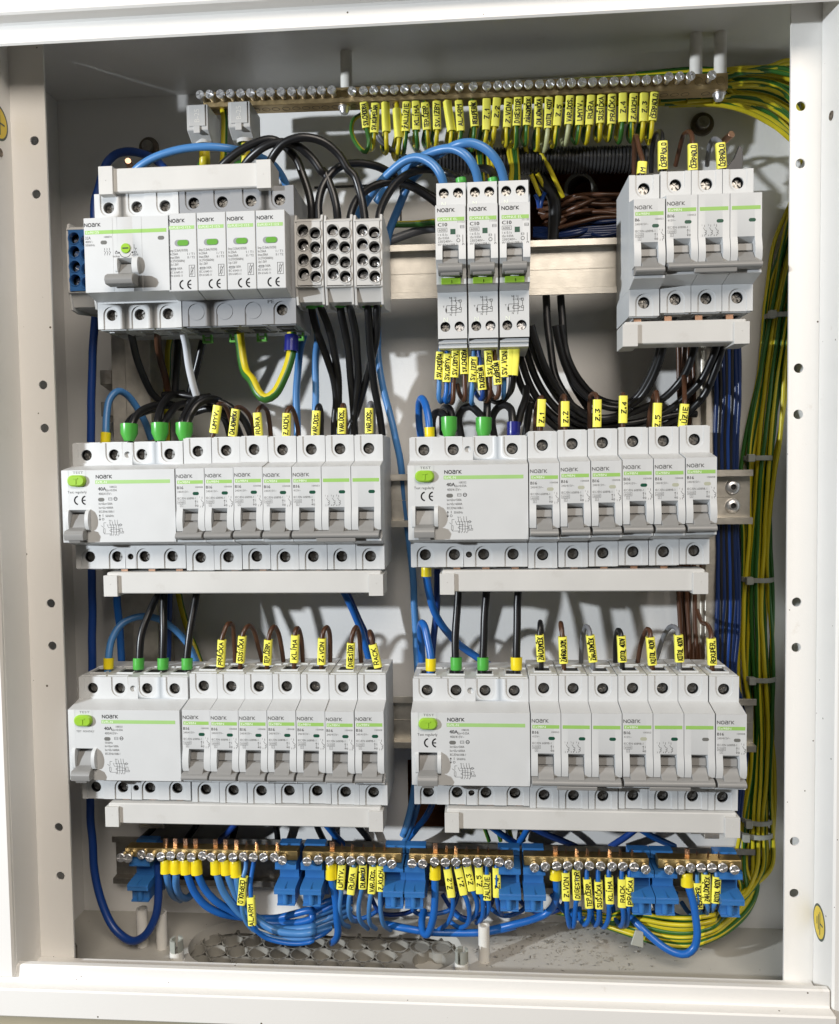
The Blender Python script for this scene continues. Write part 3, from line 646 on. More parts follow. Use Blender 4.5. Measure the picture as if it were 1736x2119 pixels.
def rcd_print(monthly):
    b = MB(); y = YN-.05; z = lambda w: 21.9-w
    logo(b,22,z(5.0),9.9,y); ptext(b,'TEST',7.4,z(2.1),1.5,y,6.6,1)
    if monthly: ptext(b,'TEST  MONTHLY',5.2,z(14),1.3,y,11.5)
    else: ptext(b,'Test regularly',3.8,z(14),1.6,y,12); ce(b,6.5,z(20.8),5.0,y)
    ptext(b,'40A',23,z(12.5),2.2,y,None,0,.10); ptext(b,'108332',30.4,z(10.9),1.25,y,4.3); ptext(b,'IΔn=0.03A',27.8,z(13),1.45,y,7)
    ptext(b,'400/415V~',23.3,z(15.2),1.55,y,8.4)
    lines(b,[rect(29.4,z(18.4),31.6,z(16.9)),[(29.4,z(17.6)),(31.6,z(17.6))]],.2,y)
    lines(b,[[(33.8+1.05*math.cos(a),z(17.6)+1.05*math.sin(a)) for a in [math.pi*i/4 for i in range(9)]],[(33.2,z(17.6)),(34.4,z(17.6))]],.35,y)
    if monthly: ptext(b,'50/60Hz',23.2,z(21),1.3,y,5)
    w0 = 21.2 if not monthly else 23.2
    for i, s in enumerate(('Im=I∆m=500A','Inc=I∆c=6000A','IEC/EN61008-1')): ptext(b,s.replace('∆','Δ'),23.2,z(w0+i*2.4),1.45,y,8.6+.4*i)
    if not monthly:
        lines(b,[[(23.6,z(30.6)),(23.6,z(27.2))],[(23.1,z(28)),(23.6,z(27.2)),(24.1,z(28))],[(23.1,z(29.8)),(23.6,z(30.6)),(24.1,z(29.8))],[(25.6,z(28.4)),(25.6,z(27.0))]],.28,y)
        lines(b,[[(25.6+.65*math.cos(a),z(29.9)+.65*math.sin(a)) for a in [math.pi*i/5 for i in range(11)]]],.22,y); ptext(b,'50/60Hz',27.2,z(28.6),1.45,y,5.2)
    o = 31.5
    for i in range(4):
        x = 29.8+i*1.6; lines(b,[[(x,z(o)),(x,z(o+1)),(x+.7,z(o+2.6)),(x+.7,z(o+8))]],.24,y); ptext(b,('N','1','3','5')[i],x-.4,z(o-.2),1.0,y); ptext(b,('N','2','4','6')[i],x-.2,z(o+8.6),1.0,y)
    lines(b,[[(32.8+3.2*math.cos(a),z(o+5.4)+.9*math.sin(a)) for a in [math.pi*i/8 for i in range(17)]],[(27.4,z(o+.6)),(26,z(o+.6)),(26,z(o+3))],[(24.4,z(o+2.4)),(26,z(o+3.6))],rect(25.6,z(o+6.8),26.6,z(o+4.2)),[(26.1,z(o+6.8)),(26.1,z(o+7.4)),(30.5,z(o+7.4))],
             [(28,z(o+1.6)),(28.8,z(o+3.6)),(33,z(o+3.6))],[(29,z(o+2)),(37.6,z(o+2))],rect(36,z(o+6.4),37.4,z(o+4)),[(37.4,z(o+6)),(38.2,z(o+6)),(38.2,z(o+7)),(35.5,z(o+7))]],.2,y)
    lines(b,[[(36.4+.7*math.cos(a),z(o+2)+.7*math.sin(a)) for a in [math.pi*i/4 for i in range(9)]]],.22,y)
    return b.mesh('print',['ink','ink_grey'], merge=False)
RCD_PRINT = {k:rcd_print(k) for k in (0,1)}
STRIP_R = strip_mesh(46.6,2.2,'strip_pale','Ex9L-N',6.6)
b = MB(); b.plate(stadium(0,0,2.0,1.15), YN-.05, YN+.5); RWIN = b.mesh('indicator_window','indicator_grey')
def rcd(x, z, label, monthly=0):
    t = thing('residual_current_breaker', label, 'breaker', (x-P/2,0,z), 'residual current breakers')
    link('housing', RCD_BODY, t); link('toggle', TOGGLE, t); link('print', RCD_PRINT[monthly], t)
    bt = link('test_button', BUTTON, t); link('letter_t', BUTTON_T, bt)
    link('brand_strip', STRIP_R, t, (21.4,0,21.9-8.4)); link('indicator_window', RWIN, t, (24.8,0,21.9-18))
    for k in range(4):
        for zz in (31.4,-32.5): link('terminal_screw', SCREW, t, ((k+.5)*P,5.2,zz), (0,random.uniform(0,3),0))
    link('terminal_screw', SCREW_S, t, (2*P,4.6,-32.5)).scale = (.8,1,.8)
    return t

# ---- rows two and three
Z1, Z2, Z3 = 150.6, 0.0, -147.7
G2 = 'breakers of the second row'; G3 = 'breakers of the third row'
rcd(-201.3, Z2, 'wide residual current breaker at the left end of the second row')
rcd(10.7, Z2, 'wide residual current breaker in the right half of the second row')
rcd(-202.3, Z3, 'wide residual current breaker in the third row marked TEST MONTHLY', 1)
rcd(10.7, Z3, 'wide residual current breaker in the right half of the third row')
for k, s in enumerate(('UMYV.','CHLADNIČKA','RÚRA','Z.KUCH.')):
    mcb(-129.9+k*P, Z2, 1, 'single pole breaker in the second row below the sleeve reading '+s, G2)
mcb(-129.9+4*P, Z2, 3, 'three pole breaker in the second row below three VAR.DOS. sleeves', G2)
xs = [82.0+k*P*1.006 for k in range(6)]
for k, s in enumerate(('Z.1','Z.2','Z.3','Z.4','Z.5','ŽALÚZIE')):
    mcb(xs[k], Z2+(.3 if k else 0)+k*.35, 1, ('leftmost','second','third','fourth','fifth','rightmost')[k]+' single pole breaker of the right second row, below the sleeve reading '+s, G2, {0:'indicator_beige'} if k not in (3,) else None)
for k, s in enumerate(('PRÁČKA','SUŠIČKA','TEP.ČERP.','KLÍMA','Z.VON','DIGESTOR','RACK')):
    mcb(-130.3+k*P, Z3, 1, 'single pole breaker in the third row below the sleeve reading '+s, G3)
mcb(81.9, Z3, 3, 'three pole breaker in the third row below the garden house sleeves', G3)
mcb(81.9+3*P+.2, Z3, 3, 'three pole breaker in the third row below the KOTOL 400V sleeves', G3, {0:'indicator_beige',2:'indicator_grey'})
mcb(81.9+6*P+.4, Z3, 1, 'single pole breaker at the right end of the third row', G3, {0:'indicator_grey'})
G1 = 'breakers of the top row'
mcb(142.2, Z1-1.2, 1, 'single pole breaker at the left of the top right group, rating B6', G1, None, 'b6')
mcb(142.6+P, Z1, 3, 'three pole breaker at the right end of the top row', G1)

# ---- main switch
b = MB(); shoulder(b,0,3,25,41,32.6); shoulder(b,0,3,-26,-41.5,-32.9); b.box(.1,3*P-.1,.02,43.5,-25.99,24.99); wide_nose(b,3,(20.6,30.0))
fin(b,30.1,33.6,-12.5,-1.4,3.2); fin(b,19.0,20.5,-11,-1.6,1.2)
for q in (1,2): b.box(q*P-.12,q*P+.12,YN-.06,YN+1,-22,21.8,1)
t = thing('main_switch', 'white three pole main switch with grey toggle at the top left', 'switch', (-182-P/2,0,Z1))
link('housing', b.mesh('housing',['plastic','lever'], bevel=.16), t)
b = MB(); b.prism([(-6.9,-4.5),(-11.5,-5),(-13.8,-9),(-15,-12),(-19,-13.4),(-12,-16.4),(-6.9,-15.4)],20.8,29.8)
b.prism([(-15.5,-12.8),(-21.5,-13),(-24.5,-14.6),(-25.4,-17),(-24,-19.6),(-17,-19.9)],16.4,33.6); link('toggle', b.mesh('toggle','lever',bevel=.4), t)
for k in range(3):
    for zz in (32.6,-32.9): link('terminal_screw', SCREW, t, ((k+.5)*P,5.2,zz), (0,k,0))
link('brand_strip', strip_mesh(50,2.2,'strip','Ex9I125',8), t, (.8,0,21.9-9.6))
b = MB(); b.cyl((25.7,YN+.5,3.4),(0,-1,0),2.9,1.3,24); link('lock_disc', b.mesh('lock_disc','button',bevel=.25), t)
b = MB(); b.box(23.9,27.5,YN-1.0,YN-.75,3.0,3.7); o = link('disc_slot', b.mesh('disc_slot','ink'), t); o.rotation_euler = (0,0,0)
for u,w,m in ((12.2,14.6,'indicator_grey'),(47.4,13.0,'indicator_grey')): link('indicator_window', RWIN, t, (u,0,21.9-w))
b = MB(); y = YN-.05; z = lambda w: 21.9-w
logo(b,.6,z(5.0),9.8,y); ptext(b,'32A',.8,z(12.6),1.8,y,3.4); ptext(b,'400V~',.8,z(14.6),1.35,y,4.8); ptext(b,'50/60Hz',.8,z(16.6),1.35,y,5.8); ptext(b,'100874',12.5,z(12.0),1.2,y,4.6)
ptext(b,'lockup',17.6,z(23.6),1.4,y,4.2); ptext(b,'unlock',29.2,z(23),1.4,y,4.2)
for i in range(3): lines(b,[[(12.6+i*1.5,z(18)),(12.6+i*1.5,z(19.2))],[(12.2+i*1.5,z(19.6)),(13.2+i*1.5,z(20.6)),(12.6+i*1.5,z(21.4)),(12.6+i*1.5,z(22.2))]],.26,y)
lines(b,[[(22+6.2*(.5+.5*math.cos(a))+.2,z(21.6)+2.2*math.sin(a)) for a in [math.pi+math.pi*i/10 for i in range(11)]]],.34,y)
for cx in (21.4,29.6): b.flat([(cx+.6*math.cos(a),z(21)+.6*math.sin(a)) for a in [math.pi*i/5 for i in range(10)]], y)
lines(b,[rect(19.2,z(21.5),20.4,z(20.4)),[(19.5,z(20.4)),(19.8,z(19.7)),(20.2,z(20.4))],rect(30.8,z(21.5),32,z(20.4)),[(30.8,z(16.4)),(30.8,z(18.6)),(32.2,z(18.6)),(31.4,z(19.6))]],.26,y)
link('print', b.mesh('print','ink',merge=False), t)

# ---- surge arrester: grey base, four white plug-in modules
SXo = -182-P/2+3*P+.3
t = thing('surge_arrester', 'grey surge arrester with four white plug-in modules and green windows', 'arrester', (SXo,0,Z1+.4), None)
b = MB(); shoulder(b,0,4,24,41.5,33.2); shoulder(b,0,4,-26,-41.5,-32.9,holes=(3,)); b.box(.1,4*P-.1,.05,43.5,-25.99,23.99)
for k in range(3):
    cx = (k+.5)*P; b.plate([(cx+4.9*math.cos(a),-32.9+4.9*math.sin(a)) for a in [math.pi*i/14 for i in range(28)]], .35, .7)
link('base', b.mesh('base',['plastic_grey','dark'], bevel=.13), t)
for k,zz in [(0,33.2),(1,33.2),(2,33.2),(3,33.2),(3,-32.9)]: link('terminal_screw', SCREW, t, ((k+.5)*P,5.2,zz), (0,k*.7,0))
b = MB(); b.prism([(0,23.5),(YN,22.4),(YN,-23.2),(-2,-26),(0,-26)],.15,P-.25); MOD = b.mesh('plug_module','plastic',bevel=.3)
b = MB(); b.plate(stadium(8.6,5.0,4.6,2.0,8), YN-.04, YN+.5); b.plate(stadium(9.2,5.0,3.5,1.75,8), YN-.3, YN+.2, 1); MODW = b.mesh('status_window',['plastic_grey','spd_window'],bevel=.1)
b = MB(); z = lambda w: 22.4-w; logo(b,.9,z(5.2),9.6,y)
for i,(s,w_) in enumerate((('Iimp:12.5kA(10/350)',11),('In:25kA',5),('Imax:50kA',6),('Uc:275V(50/60Hz)',9),('Up:1.5kV',5.2))): ptext(b,s,1.0,z(22.4+i*2.05),1.5,y,w_)
ptext(b,'160A',5.4,z(33),1.5,y,3); lines(b,[rect(1.6,z(33.1),4.4,z(32)),[(1.0,z(32.5)),(5,z(32.5))],rect(12.6,z(37.3),16,z(30.6)),rect(13.7,z(35.8),14.8,z(32.2)),[(13,z(36.4)),(15.7,z(31.6))],[(14.2,z(37)),(14.2,z(35.8))],[(14.2,z(32.2)),(14.2,z(31))]],.24,y)
ptext(b,'IEC 61643-11',1.0,z(35.2),1.4,y,7.6); ptext(b,'EN 61643-11',1.0,z(37.2),1.4,y,7.4)
ptext(b,'I / T1',11.8,z(24.6),1.4,y,4.2); ptext(b,'II / T2',11.8,z(26.6),1.4,y,4.4); ce(b,5.2,z(44.4),5.0,y)
MODP = b.mesh('print','ink',merge=False); MODS = strip_mesh(15.4,2.1,'strip_pale','Ex9UE1+2 12.5',12.5)
for k in range(4):
    m = link('plug_module', MOD, t, (-2.2+k*P*1.0,0,0)); link('status_window', MODW, m); link('print', MODP, m); link('brand_strip', MODS, m, (.9,0,22.4-9.4))
b = MB(); ptext(b,'PE',3*P+.3,-28.9,2.3,-.05,3.9,0,.06); link('print', b.mesh('print','ink',merge=False), t)
def rail_clip(par, x, zz, label=None):
    b = MB(); b.box(x,x+6.4,30,33,zz-5.5,zz-4.2); b.box(x,x+1.2,30,33,zz-4.2,zz); b.box(x+5.2,x+6.4,30,33,zz-4.2,zz); b.box(x+1.4,x+5,30.5,32.5,zz-2.4,zz-1.6)
    link('rail_clip', b.mesh('rail_clip','clip_green',bevel=.2), par)
for x in (4,22,40,64.5): rail_clip(t, x-2, -41.5)

# ---- three combined breakers with green test buttons in the middle of the top row
b = MB()
b.box(.1,17.6,.3,43.5,98-Z1,190-Z1); del b.f[-4]; del b.m[-4]
for zz,za,zb in ((184.1-Z1,176-Z1,190-Z1),(105.1-Z1,98-Z1,128-Z1)):
    for q,(xa,xb) in enumerate(((.1,8.85),(8.85,17.6))): b.hole(xa,xb,za,zb,(4.6,13.1)[q],zz,3.0,.3,5.0)
b.add([(.1,.3,128-Z1),(17.6,.3,128-Z1),(17.6,.3,176-Z1),(.1,.3,176-Z1)],[(0,1,2,3)])
b.prism([(.3,97.9-Z1),(3,97.9-Z1),(3,95.5-Z1),(5,95.4-Z1),(5,93-Z1),(8,92.6-Z1),(43,92-Z1),(43,97.9-Z1)],.3,17.4)
s_ = [(.3,174-Z1),(YN,172.4-Z1),(YN,149.4-Z1),(YN-.8,146-Z1),(YN-1,141-Z1),(-10,137-Z1),(-10,128-Z1),(.3,125.4-Z1)]
c_ = [(.3,174-Z1),(YN,172.4-Z1),(YN,149.4-Z1),(-10.5,148-Z1),(-8,147.6-Z1),(-8,136-Z1),(-10,135-Z1),(-10,128-Z1),(.3,125.4-Z1)]
b.prism(s_,.1,4.0); b.prism(c_,4.0,13.4); b.prism(s_,13.4,17.6)
RB = b.mesh('housing',['plastic','dark'], bevel=.25)
b = MB(); q = Z1
b.prism([(-7.9,147.5-q),(-11.6,147.3-q),(-12.4,143-q),(-11.6,142.8-q),(-11.6,142.2-q),(-13,142-q),(-14.5,138.6-q),(-8,137-q)],4.2,13.2)
b.prism([(-12,139-q),(-17.5,138.4-q),(-19.2,136.4-q),(-18.8,134-q),(-16.6,132.4-q),(-10.4,132.6-q)],1.4,15.6); b.prism([(-16.4,133-q),(-18.4,132.8-q),(-17.6,131.4-q),(-15,131.4-q)],3,14)
RL = b.mesh('lever','lever',bevel=.5)
b = MB(); b.prism([(-9.9,131.8-q),(-11.6,131.4-q),(-11.4,127.8-q),(-9.9,127.6-q)],3.0,14.4); b.box(8.6,9.0,-12,-11.2,128.2-q,130-q,1); RT = b.mesh('test_button',['button','ink'],bevel=.25)
b = MB(); z = lambda w: 172.4-Z1-w; y = YN-.05
logo(b,1.4,z(3.9),9.8,y); ptext(b,'C10',1.5,z(12.2),2.1,y,5.4,0,.10); ptext(b,'111153',13,z(10.4),1.2,y,4)
ptext(b,'6000',2.1,z(15),1.4,y,4); lines(b,[rect(1.5,z(15.4),6.8,z(13.2)),rect(14.5,z(13.4),16.7,z(12)),[(14.5,z(12.7)),(16.7,z(12.7))]],.2,y)
for i,(s,w_) in enumerate((('I ≤ 0.1s',5.5),('IΔn 0.03A',6.5),('230/240V~',8.4),('IEC/EN61009-1',11))): ptext(b,s,1.5,z(17.6+i*1.95),1.4,y,w_)
ptext(b,'E3',12.4,z(18.6),1.4,y,1.8); lines(b,[[(13.3+1.0*math.cos(a),z(20.4)+1.0*math.sin(a)) for a in [math.pi*i/4 for i in range(9)]],[(15.9,z(21.8)),(15.9,z(17.4))],[(16.1+.5*math.cos(a),z(22.9)+.6*math.sin(a)) for a in [math.pi*i/4 for i in range(9)]]],.28,y)
RP = b.mesh('print','ink',merge=False); b = MB()
y2 = .22; zz = lambda w: 125.6-Z1-w
lines(b,[[(8.6,zz(3)),(8.6,zz(4.5)),(8.2,zz(5.2)),(8.6,zz(6)),(8.6,zz(12.8))],[(11,zz(3)),(11,zz(4.5)),(10.6,zz(5.4)),(11.5,zz(6.4)),(11,zz(7.4)),(11.4,zz(8)),(11,zz(8.4)),(11,zz(12.8))],[(8.4,zz(5.2)),(13.6,zz(5.2))],rect(12.9,zz(6),14.3,zz(4.7)),
         [(11,zz(8)),(5.6,zz(8)),(5.2,zz(9.4)),(5.2,zz(12.2)),(11,zz(12.2))],rect(4.9,zz(11.4),5.5,zz(9.8)),[(7.9,zz(10.6)),(8.2,zz(9)),(11.4,zz(9)),(11.9,zz(9.8)),(11.4,zz(10.7)),(8.2,zz(10.7)),(7.9,zz(9.8))],rect(13,zz(10.4),14.3,zz(9.2)),[(11.9,zz(9.8)),(13,zz(9.8))],[(14.2,zz(10.4)),(14.2,zz(12)),(11,zz(12))],[(13.7,zz(6)),(13.7,zz(9.2))]],.26,y2)
ptext(b,'N',7.2,zz(4),1.2,y2); ptext(b,'1',10,zz(4),1.2,y2); ptext(b,'T',3.2,zz(9.2),1.2,y2); ptext(b,'N',7.4,zz(14),1.2,y2); ptext(b,'2',10.4,zz(14),1.2,y2)
RSC = b.mesh('schematic','ink',merge=False)
b = MB(); ptext(b,'N',3.6,zz(17.8),3.0,.16,2.4); ptext(b,'N',3.2,176.3-Z1,2.8,.16,2.4); RN = b.mesh('raised_letter','ink_white',merge=False)
RS = strip_mesh(15.6,2.2,'strip','Ex9NLE EL',11)
b = MB(); b.box(8.7,11.7,YN-.03,YN+.5,z(16.9),z(13.8)); RW = b.mesh('indicator_window','indicator')
for k, lab in enumerate(('leftmost','middle','rightmost')):
    t = thing('combined_breaker', lab+' of the three C10 breakers with green test bar', 'breaker', (20.1+k*18.55,0,Z1+(0,.0,.0)[k]), 'three C10 breakers in the top row')
    link('housing', RB, t); link('lever', RL, t); link('test_button', RT, t); link('print', RP, t); link('raised_letter', RN, t); link('schematic', RSC, t); link('brand_strip', RS, t, (1.3,0,172.4-Z1-9.2)); link('indicator_window', RW, t)
    for q,x in enumerate((4.6,13.1)):
        for zc in (184.1,105.1): link('terminal_screw', SCREW if q == 0 or zc > 150 else SCREW_Z, t, (x,5.0,zc-Z1), (0,k+q,0)).scale = (.88,1,.88)

# ---- comb busbar covers with end caps
def comb(x0, x1, z0, z1, label, capw=8.8, up=False, tilt=0.0):
    t = thing('busbar_cover', label, 'busbar', (x0,0,z0), 'comb busbar covers')
    h = z1-z0; w = x1-x0
    b = MB(); b.box(1.4,w-1.4,-3.2,14,.6,h+.2); b.box(3,w-3,14,20,h*.2,h*.8)
    link('cover_bar', b.mesh('cover_bar','plastic_comb',bevel=.6), t)
    for xa in (0,w-capw):
        o = MB(); o.box(xa,xa+capw,-5.2,15.5,-.9,h-1.6 if not up else h+1); o.cyl((xa+capw*.5,-5.15,h*.5),(0,-1,0),.35,.25,8)
        link('end_cap', o.mesh('end_cap','plastic_comb',bevel=.5), t)
    bb = MB()
    n = int(w/P)
    for k in range(n):
        x = 8+k*P
        if x < w-8: bb.box(x,x+4.2,3,5,h if not up else -4,h+4 if not up else 0)
    link('comb_tooth', bb.mesh('comb_tooth','copper'), t); t.rotation_euler = (0,tilt,0)
comb(-185.2,-78.6,190.4,205.3,'white busbar cover above the main switch and surge arrester',up=True)
comb(-190.2,-14.8,-56.0,-42.2,'white busbar cover below the left half of the second row')
comb(19.7,178.4,-55.4,-42.0,'white busbar cover below the right half of the second row')
comb(-194.0,-17.2,-202.6,-189.2,'white busbar cover below the left half of the third row')
comb(20.9,197.5,-202.2,-189.2,'white busbar cover below the right half of the third row')
comb(128.8,201.4,90.8,104.4,'white busbar cover below the breakers at the top right')

# ---- distribution blocks
def dblock(x, ztop, label, face, y0=-3, group='distribution terminal blocks'):
    t = thing('distribution_block', label, 'terminal block', (x,y0,ztop-38), group)
    b = MB(); w = 17.4
    prof = [(0,38),(2,42.5),(14,43),(44,38),(44,-8),(12,-12),(3,-11),(.6,-1),(0,0)]
    b.prism(prof, 0, 1.5); b.prism(prof, w-1.5, w)
    b.prism([(7.5,38),(8,40.5),(14,41),(44,37),(44,-8),(12,-9.5),(7.5,-9)], 1.4, w-1.4); b.prism([(.4,38),(3,40.5),(8,40.6),(8,37.9)],1.4,w-1.4); b.prism([(.6,0),(8,0),(8,-9.2),(5,-9),(1.6,-1.2)],1.4,w-1.4)
    b.prism([(-.6,38.2),(.8,39.4),(.8,37.8),(-.6,37.8)],.6,w-.6); b.prism([(-.6,-.4),(.8,-.4),(.8,-1.4),(-.6,-.8)],.6,w-.6)
    link('housing', b.mesh('housing','plastic_block',bevel=.4), t)
    b = MB()
    rows = [32.8,24.4,15.4,7.0]; zs = [37.8,28.6,19.9,11.2,.2]
    for i, zc in enumerate(rows):
        for q,(xa,xb,cx) in enumerate(((1.6,9.0,5.3),(9.0,w-1.6,12.6))):
            b.hole(xa,xb,zs[i+1],zs[i],cx,zc-1.9*q,3.5,-.35,7.2,n=18,lipd=4.2)
            b.add([(cx+r*math.cos(a),yy,zc-1.9*q+r*math.sin(a)) for r,yy in ((4.0,-.35),(3.9,-.8),(3.5,-.8),(3.35,-.35)) for a in [2*math.pi*j/18 for j in range(18)]],
                  [(k*18+j,k*18+(j+1)%18,(k+1)*18+(j+1)%18,(k+1)*18+j) for k in range(3) for j in range(18)])
    link('front_plate', b.mesh('front_plate',[face,'dark'],bevel=0), t)
    for i, zc in enumerate(rows):
        for q,cx in enumerate((5.3,12.6)): link('terminal_screw', SCREW_SZ, t, (cx+.4,5.4,zc-1.9*q-.6), (.5,random.uniform(0,3),0))
    return t
dblock(-65.6,169.4,'grey distribution terminal block, left of three beside the surge arrester','plastic_block')
dblock(-47.6,168.9,'grey distribution terminal block, middle of three','plastic_block')
dblock(-29.7,168.4,'grey distribution terminal block, right of three with its side showing','plastic_block')
dblock(-211.5,171.8,'blue faced terminal block half hidden behind the main switch','block_blue',y0=4)
# ================================================================ earth bar
LX, RX = -131, 199
def zb(x): return 254.4+(251.0-254.4)*(x+125)/(198.3+125)
t = thing('earth_bar', 'long brass earth bar with a row of screws under the cabinet top', 'busbar', (LX,34,0))
b = MB()
b.add([(x-LX,y,zb(x)+dz) for x in (LX,RX) for y,dz in ((-3,0),(9,0),(9,9.6),(-3,9.6))],[(0,1,2,3),(7,6,5,4),(0,4,5,1),(1,5,6,2),(2,6,7,3),(3,7,4,0)])
link('bar', b.mesh('bar','brass_dull',bevel=.35), t)
b0 = MB(); b0.cyl((0,0,0),(0,-1,0),1.75,7.2,12); n0 = cross_screw(2.75,2.3,.7)
b0.add([(x,y-6.2,z) for x,y,z in n0.v], n0.f); EB = b0.mesh('bar_screw','zinc')
b1 = MB(); b1.lathe((0,0,0),(0,0,-1),[(2.6,.02),(2.3,.12),(2.2,-1.5),(.01,-1.5)],14); EH = b1.mesh('wire_hole','dark')
SC = [('a',x,y,7.5) for x,y in ((218,290),(300,285),(393,285),(479,278),(568,280),(653,272),(742,265),(828,262),(921,258),(1011,255),(1098,250),(1187,248),(1270,245),(1360,240))]
SC += [('2',x,y,5.0) for x,y in ((446,520),(511,528),(571,525),(633,524),(689,520),(749,517),(811,513),(869,512),(930,510),(990,508),(1067,505),(1147,500),(1226,500),(1289,498),(1347,495),(1409,497),(1468,492),(1531,490))]
SC += [('3',x,y,5.0) for x,y in ((65,485),(128,483),(189,482),(250,477),(311,473),(372,470),(436,470),(498,468),(560,465),(622,463),(686,460))]+[('3',x,y,8) for x,y in ((752,440),(815,442),(878,440),(1000,436))]
for i,(z_,x,y,pr) in enumerate(SC):
    p = at(z_,x,y,31-pr); zz = zb(p.x)+4.8
    link('bar_screw', EB, t, (p.x-LX, -3+(7.6-pr), zz), (0,random.uniform(0,3),0))
    link('wire_hole', EH, t, (p.x-LX, 3, zb(p.x)))
b2 = MB(); b2.lathe((0,0,0),(0,0,-1),[(4.0,.02),(4.0,.8),(3.3,.9),(3.2,2.6),(2.4,4.2),(.01,4.4)],20); bm_ = b2.mesh('fixing_bolt','zinc')
for z_,x,y in (('a',1470,375),('3',1040,530)):
    p = at(z_,x,y,38); link('fixing_bolt', bm_, t, (p.x-LX,3.5,zb(p.x)))
for z_,x,y in (('a',1465,280),('3',925,467),('3',1050,463)):
    p = at(z_,x,y,31); b = MB(); b.lathe((0,0,0),(0,-1,0),[(2.5,.02),(2.4,.15),(2.2,-1.4),(.01,-1.4)],14); link('screw_hole', b.mesh('screw_hole','dark'), t, (p.x-LX,-3,zb(p.x)+4.8))
# white lead clamps hooked on the bar
def clamp(z_, x0, x1, y0, y1, yc, label):
    a, c = at(z_,x0,y0,18), at(z_,x1,y1,18); d = at(z_,(x0+x1)/2,yc,24); o = Vector(((a.x+c.x)/2,30,c.z))
    t = thing('lead_clamp', label, 'terminal', o, 'white clamp terminals on the earth bar'); w = c.x-a.x; h = a.z-c.z
    b = MB(); b.prism([(-12,h),(-12,0),(-4,-5),(12,-5),(12,h)], -w/2, w/2); link('housing', b.mesh('housing','plastic_block',bevel=.4), t)
    b = MB(); b.box(-w/2+1.6,w/2-1.6,-12.7,-11.8,2,h-.3); b.box(-2.4,1.8,-13,-11.9,-2.4,2.2); link('latch', b.mesh('latch','plastic_block',bevel=.3), t)
    b = MB(); ptext(b,'B-25',0,0,3.4,0); m = b.mesh('raised_letter','tube_white',merge=False); o2 = link('raised_letter', m, t, (1.5,-12.8,h*.28), (0,-math.pi/2,0))
    hb = d.z-o.z; b = MB(); b.lathe((1,-2,-4.6),(0,0,-1),[(5.6,0),(5.6,-hb-4.6),(4.8,-hb-4.6),(4.6,-hb-7)],20); link('collar', b.mesh('collar','plastic_block'), t)
    return Vector((o.x+1, 28, d.z))
c1 = clamp('a',98,290,370,580,700,'white clamp terminal at the left end of the earth bar')
c2 = clamp('a',458,655,343,553,690,'white clamp terminal on the earth bar, right of a yellow wire')
wire('pe',7.0,[c1+Vector((0,0,6)),c1+Vector((-1,2,-12))]+Zp('a',(242,900,34))+[c1+Vector((-2,20,-90))],'thick green and yellow cable leaving the left clamp terminal',stripe=(0,1,2,3,4,5),phase=2.6,twist=0)
wire('pe',6.4,[c2+Vector((0,0,6)),c2+Vector((-2,2,-12))]+Zp('a',(545,900,34))+[c2+Vector((-8,20,-90))],'thick green and yellow cable leaving the right clamp terminal',stripe=(0,1,2,3,4,5),phase=2.2,twist=0)
wire('pe',4.4,Zp('a',(420,420,36),(428,500,33),(424,700,34),(415,880,36))+Zp('F',(1090,100,45))+Zp('J',(1090,200,62),(1075,500,64),(1060,850,66))+Zp('C',(620,40,66),(660,200,66),(720,360,60)),'yellow earth wire between the two white clamp terminals',stripe=(0,1,2),phase=-.6,twist=0)

# earth wires with marker sleeves
G = 'marked earth wires under the earth bar'
ES = [('2',515,598,530,745,'SV.CHODBA','sleeve SV.CHODBA at the left end of the row'),('2',582,603,574,773,'SV.KÚPEĽŇA','sleeve SV.KÚPEĽŇA'),('2',638,597,645,765,'','blank sleeve, third from the left'),('2',704,632,716,800,'','blank sleeve hanging lowest'),
('2',762,595,757,765,'ŽALÚZIE','sleeve ŽALÚZIE'),('2',815,592,818,757,'KLÍMA','sleeve KLÍMA'),('2',868,600,879,757,'TEP.ČERP.','sleeve TEP.ČERP.'),('2',935,592,938,755,'SV.IZBY','sleeve SV.IZBY'),('2',995,588,1022,760,'','tilted sleeve, ninth from the left'),('2',1064,588,1075,763,'ALARM','sleeve ALARM'),
('2',1143,590,1157,737,'REKUPERÁK','sleeve REKUPERÁK'),('2',1225,577,1222,757,'Z.1','sleeve Z.1, twelfth from the left'),('2',1285,573,1272,737,'Z.2','sleeve Z.2, thirteenth from the left'),('2',1350,578,1342,742,'Z.VON','sleeve Z.VON'),('2',1407,570,1398,733,'DIGESTOR','sleeve DIGESTOR'),('2',1463,567,1457,730,'ZÁH.DOMČEK','sleeve ZÁH.DOMČEK'),('2',1525,570,1522,742,'CHLADNIČKA','sleeve CHLADNIČKA'),
('3',57,570,52,747,'KOTOL 400V','sleeve KOTOL 400V'),('3',118,563,102,733,'Z.5','sleeve Z.5 left of VAR.DOS.'),('3',180,560,170,725,'VAR.DOS.','sleeve VAR.DOS.'),('3',238,563,233,730,'UMYV.','sleeve UMYV.'),('3',302,558,290,728,'RÚRA','sleeve RÚRA'),('3',360,557,354,718,'SUŠIČKA','sleeve SUŠIČKA'),('3',422,552,418,723,'PRÁČKA','sleeve PRÁČKA'),('3',486,545,482,712,'Z.4','sleeve Z.4 right of PRÁČKA'),('3',547,548,538,712,'Z.KUCH.','sleeve Z.KUCH.'),('3',607,545,602,708,'Z.3','sleeve Z.3 left of ČERPADLO'),('3',668,540,655,703,'ČERPADLO','sleeve ČERPADLO at the right end of the row')]
